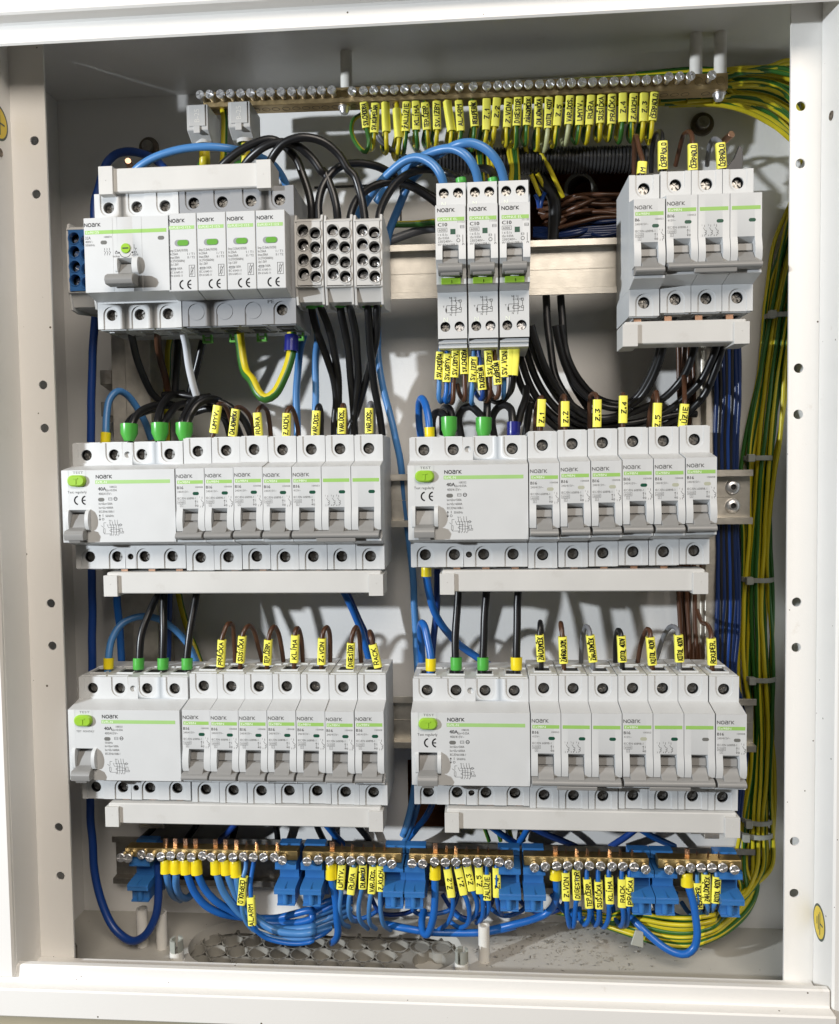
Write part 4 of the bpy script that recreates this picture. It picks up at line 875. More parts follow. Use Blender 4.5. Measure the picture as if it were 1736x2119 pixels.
for i,(z_,xa,ya,xb,yb,s,lab) in enumerate(ES):
    a = at(z_,xa,ya,33); c = at(z_,xb,yb,33); q = 1.4467*1.933*3.3
    if i == 0: tail = Zp('2',(545,830,32),(528,880,34),(475,835,38),(443,755,42),(455,695,46),(500,662,50))
    else:
        dx = (xb-xa)*.25+random.uniform(-14,8); dn = 95+random.uniform(-18,25)
        tail = Zp(z_,(xb+dx*.4,yb+dn*.45,34),(xb+dx,yb+dn,40),(xb+dx-12,yb+dn+12,48),(xb+dx-26,yb+dn-30,58),(xb+dx-10,yb+dn-110,64))
    top = Vector((a.x+(a.x-c.x)*.08, 36, zb(a.x)+1.5))
    w = wire('pale' if i in (17,19) else 'pe', 2.9, [top,a+(c-a)*.05,c]+tail, 'thin earth wire in the '+lab, G, phase=i*1.3, twist=.05, stripe=(0,1,2,3,4))
    rt = 0.55 if (not s) else random.uniform(-.12,.12)
    sleeve(w, c, a, s, w=5.2 if s else 5.0, th=4.4, rot=rt)
# background earth wires sweeping right from the bar into the side bundle
BP = []
def bundle_path(k, n=12):
    # cross-section offset of wire k in the tied bundle on the right side
    a = k*2.399963; r = 2.0*math.sqrt(k+.5); return math.cos(a)*r*1.25, math.sin(a)*r
BL = 'green and yellow earth wire in the tied bundle along the right wall'
for k in range(19):
    ox, oy = bundle_path(k)
    top = [('3',(640+k*26)%1000+60,[585,600,610,560,520,470][k%6],52+(k%3)*5),('3',1100,[560,585,600,480,430,395][k%6]+(k%4)*8,56),('3',1320,[590,640,680,470,390,375][k%6]+(k%4)*12,60),('3',1465,[690,760,800,560,420,350][k%6]+(k%4)*10,62)]
    pts = [at(*p) for p in top]
    spine = [(1690,350,76),(1668,420,76),(1644,500,76),(1618,610,76),(1597,760,76),(1580,900,76),(1570,1010,76),(1566,1120,76),(1563,1240,76),(1566,1380,76),(1572,1490,76),(1572,1600,76),(1566,1700,76),(1563,1790,76)]
    for j,(x,y,Y) in enumerate(spine):
        s = 1.0+.25*math.sin(j*1.7+k); pts.append(at('0',x,y,Y)+Vector((ox*s,min(oy*.7,6),0)))
    tail = [('U',1310-k*9,780,66),('U',1240-k*14,960-k*6,56),('U',1080-k*13,1130-k*10,46),('U',860,1260-k*15,36),('U',640,1335-k*17,36),('U',420,1330-k*17,38),('U',180,1260-k*15,42),('U',-20,1190-k*12,48)]
    pts += [at(*p)+Vector((0,oy*.5,0)) for p in tail] + Zp('T',(1290,1095-k*7,52),(1000,1000-k*4,58),(720,930,64))
    wire('pe', 2.9, pts, BL, 'earth wires of the side bundle', phase=k*1.9, twist=.02+.008*(k%5), stripe=(0,1,2,3,4))
for k in range(12):
    y0 = 350+k*26; q = (k*7)%5
    wire('pe', 2.9, Zp('3',(560+k*37,[430,470,545,575,600][q],60+q*3),(900+k*8,[400,440,520,560,590][q]+k,58+q*3),(1150,y0*.62+190+q*4,58+q*4),(1330,y0*.8+130,60+q*4),(1500,y0*1.1+60,62+q*3)), 'green and yellow earth wire in the fan right of the earth bar', 'earth wires fanning out at the top right', phase=k*2.1, twist=.03)
def tie(p, rx, ry, label, tail=None):
    t = thing('cable_tie', label, 'cable tie', p, 'cable ties on the wire bundles')
    b = MB(); n = 24
    ring = lambda k, z: [(math.cos(2*math.pi*i/n)*rx*k, math.sin(2*math.pi*i/n)*ry*k, z) for i in range(n)]
    b.add(ring(1,-1.7)+ring(1.06,-1.5)+ring(1.06,1.5)+ring(1,1.7), [(r*n+i,r*n+(i+1)%n,(r+1)*n+(i+1)%n,(r+1)*n+i) for r in range(3) for i in range(n)])
    link('strap', b.mesh('strap','nylon'), t)
    b = MB(); b.box(-rx-.5,-rx+4,-ry-2.4,-ry+2,-2.6,2.6); link('head', b.mesh('head','nylon',bevel=.4), t)
    if tail:
        b = MB(); v = Vector(tail); tube(b, [Vector((-rx+2,-ry-1,0))+v*(i/6) for i in range(7)], 1.2, 6); link('tail', b.mesh('tail','nylon'), t)
for x,y,rx,lab,tl in ((1614,655,10,'cable tie around the earth bundle beside the top right breakers',None),(1567,948,9,'cable tie around the earth bundle level with the upper part of the second row',None),(1567,1198,10,'cable tie around the earth bundle just below the second row rail',None),(1572,1402,10,'cable tie around the earth bundle level with the top of the third row',None),(1565,1694,10,'upper cable tie on the earth bundle beside the third row busbar cover',None),(1563,1722,11,'lower cable tie on the earth bundle beside the third row busbar cover',None)):
    tie(at('0',x,y,75), rx, 9, lab, tl)
b = MB(); a, c = at('U',145,1180,32), at('U',120,1330,30); d = (c-a).normalized(); s_ = d.cross(Vector((0,1,0))).normalized()*2.6
b.add([p+q*s_+Vector((0,w_,0)) for p,q_,w_ in ((a,1,0),(c,1.6,0)) for q in (-q_,q_) for w_ in (0,1.6)], [(0,1,3,2),(4,5,7,6),(0,1,5,4),(2,3,7,6),(0,2,6,4),(1,3,7,5)])
tag(link('cable_tie', b.mesh('cable_tie','nylon',bevel=.3,org=a), None, a),'white cable tie end sticking out below the neutral bars','cable tie','cable ties on the wire bundles')

# ================================================================ neutral bars on blue holders
NB = [(-197,-79,'longest brass neutral bar, at the left end','R',[(185,255),(243,260),(340,240),(412,262),(500,255),(580,250),(664,255),(748,262),(840,250),(912,262),(997,262),(1087,262),(1172,258),(1254,262),(1338,262),(1426,262),(1500,278)]),
(-75.5,-9.5,'brass neutral bar, second from the left','S',[(68,390),(160,375),(244,392),(330,388),(415,392),(500,388),(588,390),(675,398),(758,410)]),
(-4.6,64,'brass neutral bar, third from the left','S',[(922,405),(1008,408),(1100,400),(1188,405),(1273,402),(1362,402),(1450,402),(1537,402),(1628,402),(1713,414)]),
(70.6,150.6,'brass neutral bar, fourth from the left','T',[(505,440),(622,430),(738,435),(855,432),(972,430),(1088,432),(1208,435),(1330,440),(1445,440),(1565,445),(1690,460)]),
(156.4,208.6,'shortest brass neutral bar, at the right end','U',[(435,555),(550,555),(648,545),(752,545),(858,545),(968,545),(1082,555)])]
b0 = MB(); b0.cyl((0,0,0),(0,-1,0),1.8,5,12); n0 = cross_screw(3.0,2.3,.75); b0.add([(x,y-4.2,z) for x,y,z in n0.v], n0.f); NS = b0.mesh('bar_screw','zinc')
b = MB(); rnd = random.Random(5)
for k in range(4):
    a = Vector((rnd.uniform(-.8,.8),rnd.uniform(-.8,.8),0)); b.add([a+Vector((-.5,0,0)),a+Vector((.5,0,0)),a+Vector((.3,.3,rnd.uniform(2.4,4.6))),a+Vector((-.3,-.3,rnd.uniform(1.6,3.6)))],[(0,1,2,3)])
STR = b.mesh('strand','copper')
b = MB(); b.box(-1.5,1.5,-.8,.8,0,5.4); b.box(-1.65,1.65,-1.0,1.0,1.6,2.1); b.box(-1.65,1.65,-1.0,1.0,3.6,4.1); CRI = b.mesh('ferrule_tip','copper',bevel=.3)
CR = {0:(4,5,6,7,9,10,11),1:(2,),2:(2,),3:(2,),4:(2,)}
for i,(x0,x1,lab,z_,scr) in enumerate(NB):
    t = thing('neutral_bar', lab, 'busbar', (x0,28,-238.8), 'brass neutral bars')
    bb = MB(); bb.box(0,x1-x0,0,9,0,6.2); link('bar', bb.mesh('bar','brass',bevel=.3), t)
    for k,(x,y) in enumerate(scr):
        p = at(z_,x,y,24); ex = 1.5 if (k in (0,1,len(scr)-1)) else 0
        link('bar_screw', NS, t, (p.x-x0-(.35 if ex else 0), .8-ex, min(max(p.z+238.8,.4),4.8)), (0,random.uniform(0,3),0))
        xx = p.x-x0
        if k in CR[i]: link('ferrule_tip', CRI, t, (xx,4.5,6.1), (0,0,random.uniform(-.3,.3)))
        elif 3 <= k < len(scr)-1 and not (i == 0 and k in (3,8)): link('strand', STR, t, (xx,4.5,6.1), (0,0,random.uniform(0,3)))
HX = [(-186.5,'leftmost'),(-86.7,'second'),(-69.4,'third'),(-14.4,'fourth'),(-1.3,'fifth'),(61.2,'sixth'),(77.1,'seventh'),(146.2,'eighth'),(160.9,'ninth'),(201.7,'tenth, rightmost')]
def holder_mesh():
    b = MB(); w = 7.1
    b.box(-w,w,39,46,1.7,6.2); b.prism([(38.4,4.2),(39.1,4.2),(39.1,6.3),(46,6.2),(46,6.9),(38.8,6.8)],-w,w)
    b.prism([(41,1.8),(50,1.8),(52,-9),(68,-10),(68,-34),(50,-34),(46,-29),(44,-13),(41,-9)], -w+1.6,w-.2)
    b.prism([(26.2,-.4),(45,-.4),(45,-6),(30,-6.2),(26.2,-5.3)], -w,w); b.box(-w-.05,w+.05,25.7,26.6,-4.6,-4.1)
    b.box(-w+.7,w-.5,36,46,-16,-5.9)
    b.prism([(36.2,-15.2),(24,-15.6),(22,-16.4),(22,-20),(27,-20.6),(46,-20.6),(46,-15.2)], -w,w); b.box(-w-.05,w+.05,21.6,22.6,-17.4,-16.9)
    b.prism([(27.5,-20.4),(46,-20.4),(46,-29.6),(25.8,-29.6),(25.8,-28.6),(27.5,-28.4)], -w+.9,w-1.4)
    b.box(-.25,.25,21.9,30,-16.0,-15.3)
    b.cyl((-.4,26.8,-20.4),(0,0,-1),2.1,7.9,14); b.cyl((0,38.2,5.4),(0,0,-1),1.5,2.4,12)
    return b.mesh('neutral_bar_holder','holder',bevel=.25)
HM = holder_mesh()
for x, lab in HX:
    o = link('neutral_bar_holder', HM, None, (x,0,-239.0)); tag(o, lab+(' of ten' if 'right' in lab or 'left' in lab else ' from the left of the ten')+' blue plastic holders carrying the neutral bars', 'holder', 'blue neutral bar holders')
# ================================================================ wiring
# ---- conduit, pipe end and the wires in the cable opening
def corrugated(name, a, c, r, pitch, mt, label, hollow=False):
    a, c = Vector(a), Vector(c); L = (c-a).length; n = int(L/pitch); prof = []
    for i in range(n):
        h = i*pitch; prof += [(r,h),(r,h+pitch*.52),(r*.86,h+pitch*.62),(r*.86,h+pitch*.92)]
    if hollow: prof = [(r*.78,L-1),(r*.78,0)]+prof
    b = MB(); b.lathe((0,0,0), c-a, prof, 28)
    tag(link(name, b.mesh(name, mt, sharp=30), None, a), label, 'conduit')
corrugated('corrugated_conduit', at('O',60,285,62), at('O',1720,265,62), 8.6, 2.35, 'conduit', 'black corrugated conduit running sideways below the earth wires')
corrugated('conduit_end', at('O',1190,490,84), at('O',1190,490,84)+Vector((10,50,12)), 10.5, 3.0, 'pipe', 'open end of a grey corrugated pipe in the cable opening', True)
rnd = random.Random(11)
for k in range(14):
    y0 = 540+k*23+rnd.uniform(-22,22)
    wire('brown' if k < 10 else 'ink', 3.0, Zp('O',(860+k*10,y0+70,88),(1000,y0+50+rnd.uniform(-45,45),80+rnd.uniform(-6,6)),(1180,y0+10+rnd.uniform(-45,45),74+rnd.uniform(-6,6)),(1350,y0-10+rnd.uniform(-40,40),72+rnd.uniform(-6,6)),(1560,y0+rnd.uniform(-50,50),70)), ('brown' if k < 10 else 'shade-darkened blue')+' wire among those lying across the cable opening', 'wires across the cable opening')
for k in range(5): wire('ink', 3.0, Zp('O',(840,800+k*14,86),(1050,800+k*18+rnd.uniform(-10,10),76),(1300,790+k*16,72),(1560,770+k*20,70)), 'shade-darkened blue wire lying low across the cable opening', 'blue wires across the cable opening')
wire('black',9,Zp('O',(840,330,62),(880,400,66),(990,560,70),(1000,800,76),(990,940,78)),'thick black cable hanging in front of the cable opening')
for i,(p,lab) in enumerate((([(770,150,52),(800,260,58),(830,320,60)],'left'),([(830,250,56),(850,310,60)],'middle'),([(880,190,54),(960,330,56),(1010,440,60),(1065,555,66)],'right, longest'))):
    wire('pe',2.9,Zp('O',*p),'loose yellow earth wire in front of the conduit, '+lab,'loose earth wires by the conduit',phase=1.8,stripe=(6,7,8),twist=.0)
for i,p in enumerate(([(820,385,60),(850,460,64),(885,545,68)],[(865,375,60),(900,440,64),(940,520,68)])):
    wire('pe',2.9,Zp('O',*p),('left' if i == 0 else 'right')+' of two short yellow earth wire ends above the cable opening','loose earth wires by the conduit',phase=1.8,stripe=(7,8),twist=0)
for i,p in enumerate(([(850,540,66),(870,580,68),(880,640,70)],[(925,520,66),(905,570,68),(890,640,70)])):
    wire('navy',2.9,Zp('O',*p),('left' if i == 0 else 'right')+' of two short blue wire ends below the yellow ends','loose blue wires by the conduit')
for k in range(8):
    x = 400+k*34+rnd.uniform(-8,8) if k < 4 else 640+(k-4)*20
    wire('pe',2.9,Zp('O',(x,150,46),(x+8,230,52),(x+20+rnd.uniform(-8,12),330,56),(x+20,430,60)),'earth wire dropping behind the blue arcs','earth wires behind the blue arcs',phase=k*1.1,twist=.03)
for i in range(2): wire('grey',3.0,Zp('2',(585+i*14,775,50),(600+i*14,805-i*6,50),(650,860-i*12,54),(760,922-i*14,60),(900,960-i*14,70)),('lower' if i == 0 else 'upper')+' of two grey wires below the left earth sleeves','grey wires below the earth sleeves')
wire('grey',6,Zp('2',(660,1395,60),(760,1360,62),(860,1330,64),(960,1320,66)),'dark grey cable behind the rail left of the C10 breakers')
wire('pe',4.5,Zp('G',(715,470,56),(840,468,58),(1010,455,58)),'green and yellow cable passing behind the C10 breakers',phase=1.2,stripe=(0,1,2,3,4,5),twist=0)

# ---- thick dark blue neutral down the left side
wire('navy',5.4,Zp('1',(960,985,40),(900,925,42),(830,893,44),(745,876,45),(670,892,46),(618,940,46),(590,1010,46),(572,1090,46))+Zp('F',(285,330,46),(280,600,46),(288,1010,46),(275,1200,46),(263,1420,46))+Zp('A',(205,200,46),(206,600,46),(207,1050,46))+Zp('C',(203,200,46),(202,600,46),(192,1100,46))+Zp('H',(196,120,46),(207,260,44),(240,420,40),(300,540,36),(380,594,32),(445,565,30),(490,480,31),(503,350,33),(500,235,34)),'thick dark blue wire running down the left side to the first neutral bar')
wire('blue',4.9,Zp('1',(770,1000,24),(800,970,22),(870,925,20),(980,882,18),(1100,856,17),(1220,848,17),(1340,860,20),(1470,895,34),(1580,955,44),(1640,1040,50))+Zp('F',(1490,230,52),(1560,600,56))+Zp('L',(540,400,58),(498,640,56),(470,900,52),(458,1100,50),(470,1480,48))+Zp('A',(1240,600,50)),'light blue wire arching over the busbar cover at the top left')
wire('blue',4.7,Zp('L',(590,150,50),(650,330,52),(672,500,50),(656,650,48),(650,1000,46),(645,1300,44),(640,1560,46)),'blue wire hanging straight down behind the left distribution block')
wire('blue',4.7,Zp('L',(1230,120,56),(1265,400,56),(1275,700,54),(1310,950,52),(1370,1200,52),(1432,1450,50),(1490,1700,50))+Zp('P',(1060,250,50),(1110,600,48),(1148,1000,46),(1155,1300,45),(1168,1600,44),(1190,2000,44))+Zp('D',(80,500,46),(60,900,48),(20,1060,50))+Zp('S',(880,80,52),(840,190,54)),'long blue wire running down between the left and right halves')
wire('vivid',4.6,Zp('P',(330,1000,50),(390,1120,50),(480,1320,52),(560,1510,54),(650,1850,56)),'left of two blue wires slanting down behind the third row','blue wires slanting behind the third row')
wire('navy',4.6,Zp('P',(370,1010,56),(440,1160,56),(530,1360,58),(610,1540,60),(700,1870,62)),'right of two blue wires slanting down behind the third row','blue wires slanting behind the third row')
wire('navy',4.6,Zp('P',(1410,780,50),(1412,1000,50),(1410,1200,52),(1375,1500,54),(1350,1750,56),(1330,2000,56)),'dark blue wire hanging behind the yellow ferrule in the right third row')
# ---- main switch and distribution blocks
G = 'black wires looping from the main switch to the distribution blocks'
wire('black',5.0,Zp('a',(380,930,18),(440,860,16),(560,765,14),(700,700,13),(850,672,13),(960,735,14),(1060,850,16))+Zp('G',(165,130,17),(210,260,16),(228,370,14),(232,480,8)),'black wire looping to the left distribution block',G)
wire('black',5.0,Zp('a',(580,930,18),(640,840,14),(760,740,10),(900,695,9),(1050,720,9),(1190,830,12),(1290,960,14))+Zp('G',(310,130,15),(362,260,14),(390,390,12),(396,470,8)),'black wire looping to the middle distribution block',G)
wire('black',5.0,Zp('a',(800,940,14),(850,820,8),(960,690,4),(1120,648,3),(1290,692,5),(1420,805,8),(1500,930,10))+Zp('G',(500,160,11),(548,300,12),(572,470,8)),'black wire looping to the right distribution block',G)
G = 'black wires looping from the distribution blocks to the C10 breakers'
wire('black',5.0,Zp('G',(280,480,10),(278,340,12),(310,215,14),(395,110,18),(500,82,24),(640,103,30),(760,165,36),(900,240,42),(1060,330,46)),'black wire looping from the left distribution block towards the C10 breakers',G)
wire('black',5.0,Zp('G',(470,480,10),(480,400,12),(520,310,16),(610,235,22),(740,200,28),(860,230,34),(960,290,38),(1060,370,42)),'black wire looping from the middle distribution block towards the C10 breakers',G)
w = wire('black',5.0,Zp('G',(655,470,10),(660,400,12),(695,315,16),(770,205,22),(860,145,28),(960,122,34),(1070,140,36),(1140,170,30),(1175,196,20)),'black wire looping from the right distribution block to the first C10 breaker',G)
ferrule(w, at('G',1177,215,18), at('G',1172,182,18), 3.4, 'ferrule_green')
w = wire('black',5.0,Zp('G',(1380,215,18),(1375,150,26),(1330,120,40),(1250,120,52)),'short black wire with green ferrule entering the middle C10 breaker'); ferrule(w, at('G',1378,212,18), at('G',1374,182,18), 3.4, 'ferrule_green')
G = 'light blue wires arching into the C10 breakers'
w = wire('blue',5.4,Zp('G',(480,470,40),(530,395,36),(610,280,30),(715,155,24),(830,62,18),(915,47,15),(1000,95,13),(1050,170,13),(1066,225,16)),'light blue wire arching into the left C10 breaker',G)
w = wire('blue',5.4,Zp('G',(640,330,46),(700,250,42))+Zp('2',(760,985,34),(840,915,24),(940,868,16),(1030,860,12),(1110,905,10),(1160,985,12),(1178,1065,16)),'light blue wire arching into the middle C10 breaker',G)
w = wire('blue',5.4,Zp('G',(700,620,58),(720,520,56),(780,360,52),(850,210,46),(920,130,40))+Zp('2',(930,905,24),(1010,858,14),(1080,832,9),(1150,832,8),(1235,875,8),(1300,960,11),(1330,1060,16)),'light blue wire arching into the right C10 breaker',G)
# wires below the main switch
wire('black',4.8,Zp('J',(640,60,20),(668,180,24),(720,400,32),(800,620,40),(900,800,46),(1010,890,50),(1150,930,54)),'black wire curving down from the first pole of the main switch')
wire('brown',4.6,Zp('J',(950,60,20),(958,150,24),(985,400,40),(1045,620,48),(1085,820,54)),'brown wire coming down from the second pole of the main switch')
wire('white',4.8,Zp('J',(1240,60,18),(1265,150,20),(1312,450,26),(1372,700,32),(1425,880,38)),'pale grey wire coming down from the third pole of the main switch')
wire('black',4.8,Zp('J',(1195,160,50),(1190,300,50),(1178,560,50),(1150,830,50)),'straight black wire behind the pale grey wire')
wire('black',4.8,Zp('J',(1480,180,46),(1430,400,48),(1370,640,50),(1320,850,52)),'slanting black wire right of the pale grey wire')
w = wire('pe',6.2,Zp('F',(1190,1120,24),(1200,1240,22),(1232,1400,18))+Zp('L',(20,920,12),(90,1050,9),(160,1098,8),(250,1050,9),(335,890,12),(392,720,15),(412,610,17),(414,450,18)),'thick green and yellow cable looping under the surge arrester',stripe=(0,1,2,3,4),phase=1.75,twist=0)
ferrule(w, at('L',414,470,17), at('L',408,636,16), 4.4, 'ferrule_blue')
# residual current breaker, second row left
w = wire('blue',4.6,Zp('J',(352,1420,14),(358,1250,15),(372,1050,18),(412,850,22),(500,762,26),(600,805,32),(700,930,38),(800,1110,44),(880,1320,50)),'grey blue wire hooking over to the upper left residual current breaker'); ferrule(w, at('J',350,1380,14), at('J',358,1248,15), 3.1, 'ferrule_yellow')
G = 'black wires of the upper left residual current breaker'
for i,(f0,f1,pa,pb) in enumerate((((627,1350),(628,1148),[(655,1160,16),(735,1020,22),(880,945,30),(1060,935,40),(1250,960,50)],[(610,1170,18),(680,1060,26),(860,985,36),(1000,960,46)]),
    ((985,1348),(982,1138),[(955,1150,16),(975,1020,22),(1030,900,32),(1130,810,44),(1260,790,52)],[(1020,1150,18),(1100,1020,28),(1200,930,40),(1330,900,50)]),
    ((1265,1345),(1265,1136),[(1300,1150,14),(1345,1030,18),(1430,910,22),(1560,852,28),(1680,890,36),(1760,990,44)],[(1240,1150,16),(1290,1000,24),(1400,860,34),(1560,830,44)]))):
    w = wire('black',4.8,Zp('J',(f0[0],f0[1]+30,14),*pa),('first','second','third')[i]+' from the left of the black wires in the big green ferrules',G)
    a, c = at('J',*f0,14), at('J',*f1,15); ferrule(w, a, c, 5.3, 'ferrule_green', 3.4)
    wire('black',4.8,Zp('J',(f1[0]+(12 if i != 1 else -12),f1[1]+70,18),*pb),('first','second','third')[i]+' from the left of the black wires doubled behind the big green ferrules',G)
for i,p in enumerate(([(690,140,40),(780,120,34),(880,150,34),(960,220,38),(1010,330,44)],[(700,190,44),(800,170,40),(900,220,44),(960,340,50)],[(560,100,50),(680,100,46),(800,140,46),(870,230,50),(900,340,54)])):
    wire('black',4.8,Zp('A',*p),('upper','middle','lower')[i]+' black wire arching behind the sleeves UMYV. and CHLADNIČKA','black wires arching behind the sleeves')
# distribution blocks down to the second row
G = 'black wires hanging from the distribution blocks'
KW = [([(600,120,14),(618,240,18),(665,420,24),(760,700,34),(830,920,42),(852,1120,46),(842,1300,48),(838,1560,50)],'green',(608,170),'left wire of the left distribution block'),([(690,100,12),(712,220,14),(770,380,20),(832,620,30),(872,860,40),(882,1100,46),(872,1560,50)],'green',(702,150),'right wire of the left distribution block'),
([(885,110,12),(900,230,14),(935,420,20),(985,720,32),(1010,1000,42),(1030,1250,48),(1042,1560,50)],'green',(892,160),'left wire of the middle distribution block'),([(980,100,10),(998,230,12),(1040,420,18),(1068,650,28),(1074,900,38),(1040,1200,46),(1000,1560,50)],'green',(988,150),'right wire of the middle distribution block'),
([(1162,110,10),(1172,240,12),(1182,420,18),(1192,650,26),(1232,950,36),(1285,1250,44),(1325,1560,50)],'green',(1165,165),'left wire of the right distribution block'),([(1262,100,10),(1262,240,12),(1256,420,20),(1210,700,32),(1140,960,42),(1068,1220,48),(985,1400,50),(930,1560,52)],'yellow',(1263,150),'right wire of the right distribution block, crossing to the left')]
for pts,col,(fx,fy),lab in KW:
    w = wire('black',4.9,Zp('L',*pts),'black '+lab,G); ferrule(w, at('L',fx,fy-40,11), at('L',fx+4,fy+26,13), 3.6, 'ferrule_'+col)
# ---- marked wires on top of the breakers
def marked(z_, col, foot, s0, s1, loop, text, label, group, dia=3.0, Y=13, w=5.2, **k):
    # foot: where it enters the terminal; sleeve from s0 (lower end) to s1 (upper end); loop: the rest of the wire (x, y, depth)
    pts = [at(z_,*foot,Y+1), at(z_,*s0,Y)]+[at(z_,*s1,Y)]+Zp(z_,*loop)
    wr = wire(col, dia, pts, label, group); a, c = at(z_,*s0,Y), at(z_,*s1,Y)
    sleeve(wr, a, c, text, w=w, th=4.3, **k); return wr
G = 'marked wires on the left half of the second row'
D = 'wire with the yellow sleeve '
marked('A','brown',(800,335),(812,288),(832,152),[(842,142,15),(866,150,22),(890,200,30),(908,290,36),(912,360,40)],'UMYV.','brown '+D+'UMYV. above the second row',G)
marked('A','brown',(900,340),(905,305),(922,170),[(930,160,15),(955,165,20),(985,195,26),(1008,260,32),(1016,350,38)],'CHLADNIČKA','brown '+D+'CHLADNIČKA above the second row',G)
marked('A','brown',(1040,340),(1038,315),(1028,188),[(1032,172,14),(1050,156,18),(1075,175,24),(1090,240,30),(1098,350,36)],'RÚRA','brown '+D+'RÚRA above the second row',G)
marked('A','brown',(1170,335),(1172,305),(1175,190),[(1180,172,14),(1195,160,17),(1212,190,23),(1226,250,30),(1236,350,36)],'Z.KUCH.','brown '+D+'Z.KUCH. above the second row',G)
marked('A','black',(1314,335),(1316,310),(1322,178),[(1325,160,14),(1334,150,17),(1346,190,24),(1348,350,32)],'VAR.DOS.','black '+D+'VAR.DOS. above the second row',G)
marked('A','brown',(1447,330),(1447,292),(1450,165),[(1450,155,15),(1456,150,20),(1464,190,28),(1466,350,36)],'VAR.DOS.','brown '+D+'VAR.DOS. above the second row',G)
marked('A','grey',(1584,330),(1583,290),(1583,165),[(1584,148,14),(1592,140,18),(1602,180,26),(1606,350,34)],'VAR.DOS.','grey '+D+'VAR.DOS. above the second row',G)
G = 'marked wires on the right half of the second row'
marked('N','brown',(152,990),(155,885),(167,615),[(166,600,15),(150,600,22),(115,680,30),(100,960,40)],'Z.1','brown '+D+'Z.1, leftmost above the right second row',G,toff=-3,tlen=9)
marked('N','brown',(398,980),(398,885),(398,635),[(396,590,15),(386,580,20),(360,640,28),(345,940,40)],'Z.2','brown '+D+'Z.2, second above the right second row',G,toff=-2,tlen=9)
marked('N','brown',(712,960),(713,890),(717,618),[(712,580,15),(690,560,20),(655,580,26),(640,700,32),(640,960,40)],'Z.3','brown '+D+'Z.3, third above the right second row',G,toff=-1,tlen=9)
marked('N','brown',(972,960),(970,850),(975,580),[(976,568,15),(970,566,20),(965,640,30),(950,900,40)],'Z.4','brown '+D+'Z.4, fourth above the right second row',G,toff=1,tlen=9)
marked('N','brown',(1300,950),(1303,915),(1315,652),[(1312,590,15),(1304,545,18),(1282,570,24),(1240,740,32),(1215,940,40)],'Z.5','brown '+D+'Z.5, fifth above the right second row',G,toff=-3,tlen=9)
marked('N','brown',(1550,960),(1557,915),(1583,662),[(1580,560,18),(1575,420,28),(1580,250,44),(1590,80,52)],'ŽALÚZIE','brown '+D+'ŽALÚZIE above the second row',G,toff=-3,tlen=18)
w = wire('vivid',4.7,Zp('M',(170,1060,14),(165,900,14),(150,760,16),(122,650,20),(92,606,24),(68,650,30),(66,780,36),(90,1040,44)),'bright blue wire hooking into the upper right residual current breaker'); ferrule(w, at('M',172,1010,14), at('M',168,892,14), 3.1, 'ferrule_yellow')
G = 'black wires of the upper right residual current breaker'
for i,(f0,f1,r2,pts,lab) in enumerate((((365,1010),(362,792),3.2,[(330,800,16),(290,748,20),(230,745,26),(200,810,32),(212,1040,40)],'left green ferrule'),((705,1010),(707,798),3.2,[(690,800,16),(650,745,20),(580,690,24),(510,705,28),(462,790,32),(490,1030,40)],'right green ferrule'),((1000,1000),(1003,842),4.0,[(990,830,16),(975,715,20),(915,672,24),(850,695,28),(795,790,32),(820,1030,40)],'dark blue ferrule'))):
    w = wire('black',4.8,Zp('M',(f0[0],f0[1]+40,14),*pts),'black wire bending left out of the '+lab+' in the right second row',G)
    ferrule(w, at('M',*f0,14), at('M',*f1,15), 4.9 if i < 2 else 4.1, 'ferrule_green' if i < 2 else 'ferrule_blue', r2)
for pts,lab in (([(395,830,18),(375,720,22),(330,695,28),(300,760,38),(300,960,46)],'behind the left green ferrule'),([(735,840,18),(740,640,24),(735,540,34),(740,420,44)],'rising from the right green ferrule'),([(1045,860,18),(1080,720,24),(1115,620,32),(1130,500,44)],'rising from the dark blue ferrule'),([(1170,640,40),(1140,800,42),(1110,1040,46)],'passing right of the dark blue ferrule')):
    wire('black',4.8,Zp('M',*pts),'black wire '+lab,G)
# black loops hanging between the C10 breakers and the top right group
G = 'thick black wires sagging below the top right breakers'
CW = [[(300,-120,34),(330,40,36),(398,260,38),(500,470,40),(650,620,42),(820,690,42),(980,690,40),(1130,605,36),(1260,430,30),(1340,230,24),(1385,20,18)],[(350,-120,40),(390,60,42),(432,220,42),(540,430,44),(690,585,46),(860,650,48),(1000,655,46),(1110,590,42),(1225,420,36),(1305,220,30),(1345,20,24)],
[(-10,-160,36),(60,40,38),(140,270,40),(270,520,42),(450,720,44),(640,820,46),(860,810,46),(1100,730,44),(1350,620,40),(1510,470,36),(1625,290,30),(1700,40,24)],[(-60,-100,40),(10,140,42),(100,390,44),(240,620,46),(430,790,48),(640,880,50),(900,870,50),(1200,820,48),(1450,705,46),(1620,560,42),(1750,420,38),(1860,200,32),(1920,20,28)],
[(-90,0,42),(-40,230,44),(50,480,46),(190,690,50),(380,850,52),(620,930,54)],[(-130,60,46),(-90,300,48),(0,560,50),(110,700,52),(260,850,54),(400,960,56)],[(60,-120,30),(110,60,32),(190,270,34),(330,520,38),(500,700,40),(700,800,42),(900,780,40),(1050,690,36)],[(1380,880,50),(1500,820,48),(1640,720,46),(1780,560,42),(1880,330,36),(1980,40,30)],[(1020,930,52),(1180,880,50),(1340,800,48),(1540,760,48),(1700,760,50)]]
for i,p in enumerate(CW): wire('black',4.7,Zp('N',*p),'thick black wire in the bunch sagging below the top right breakers',G)
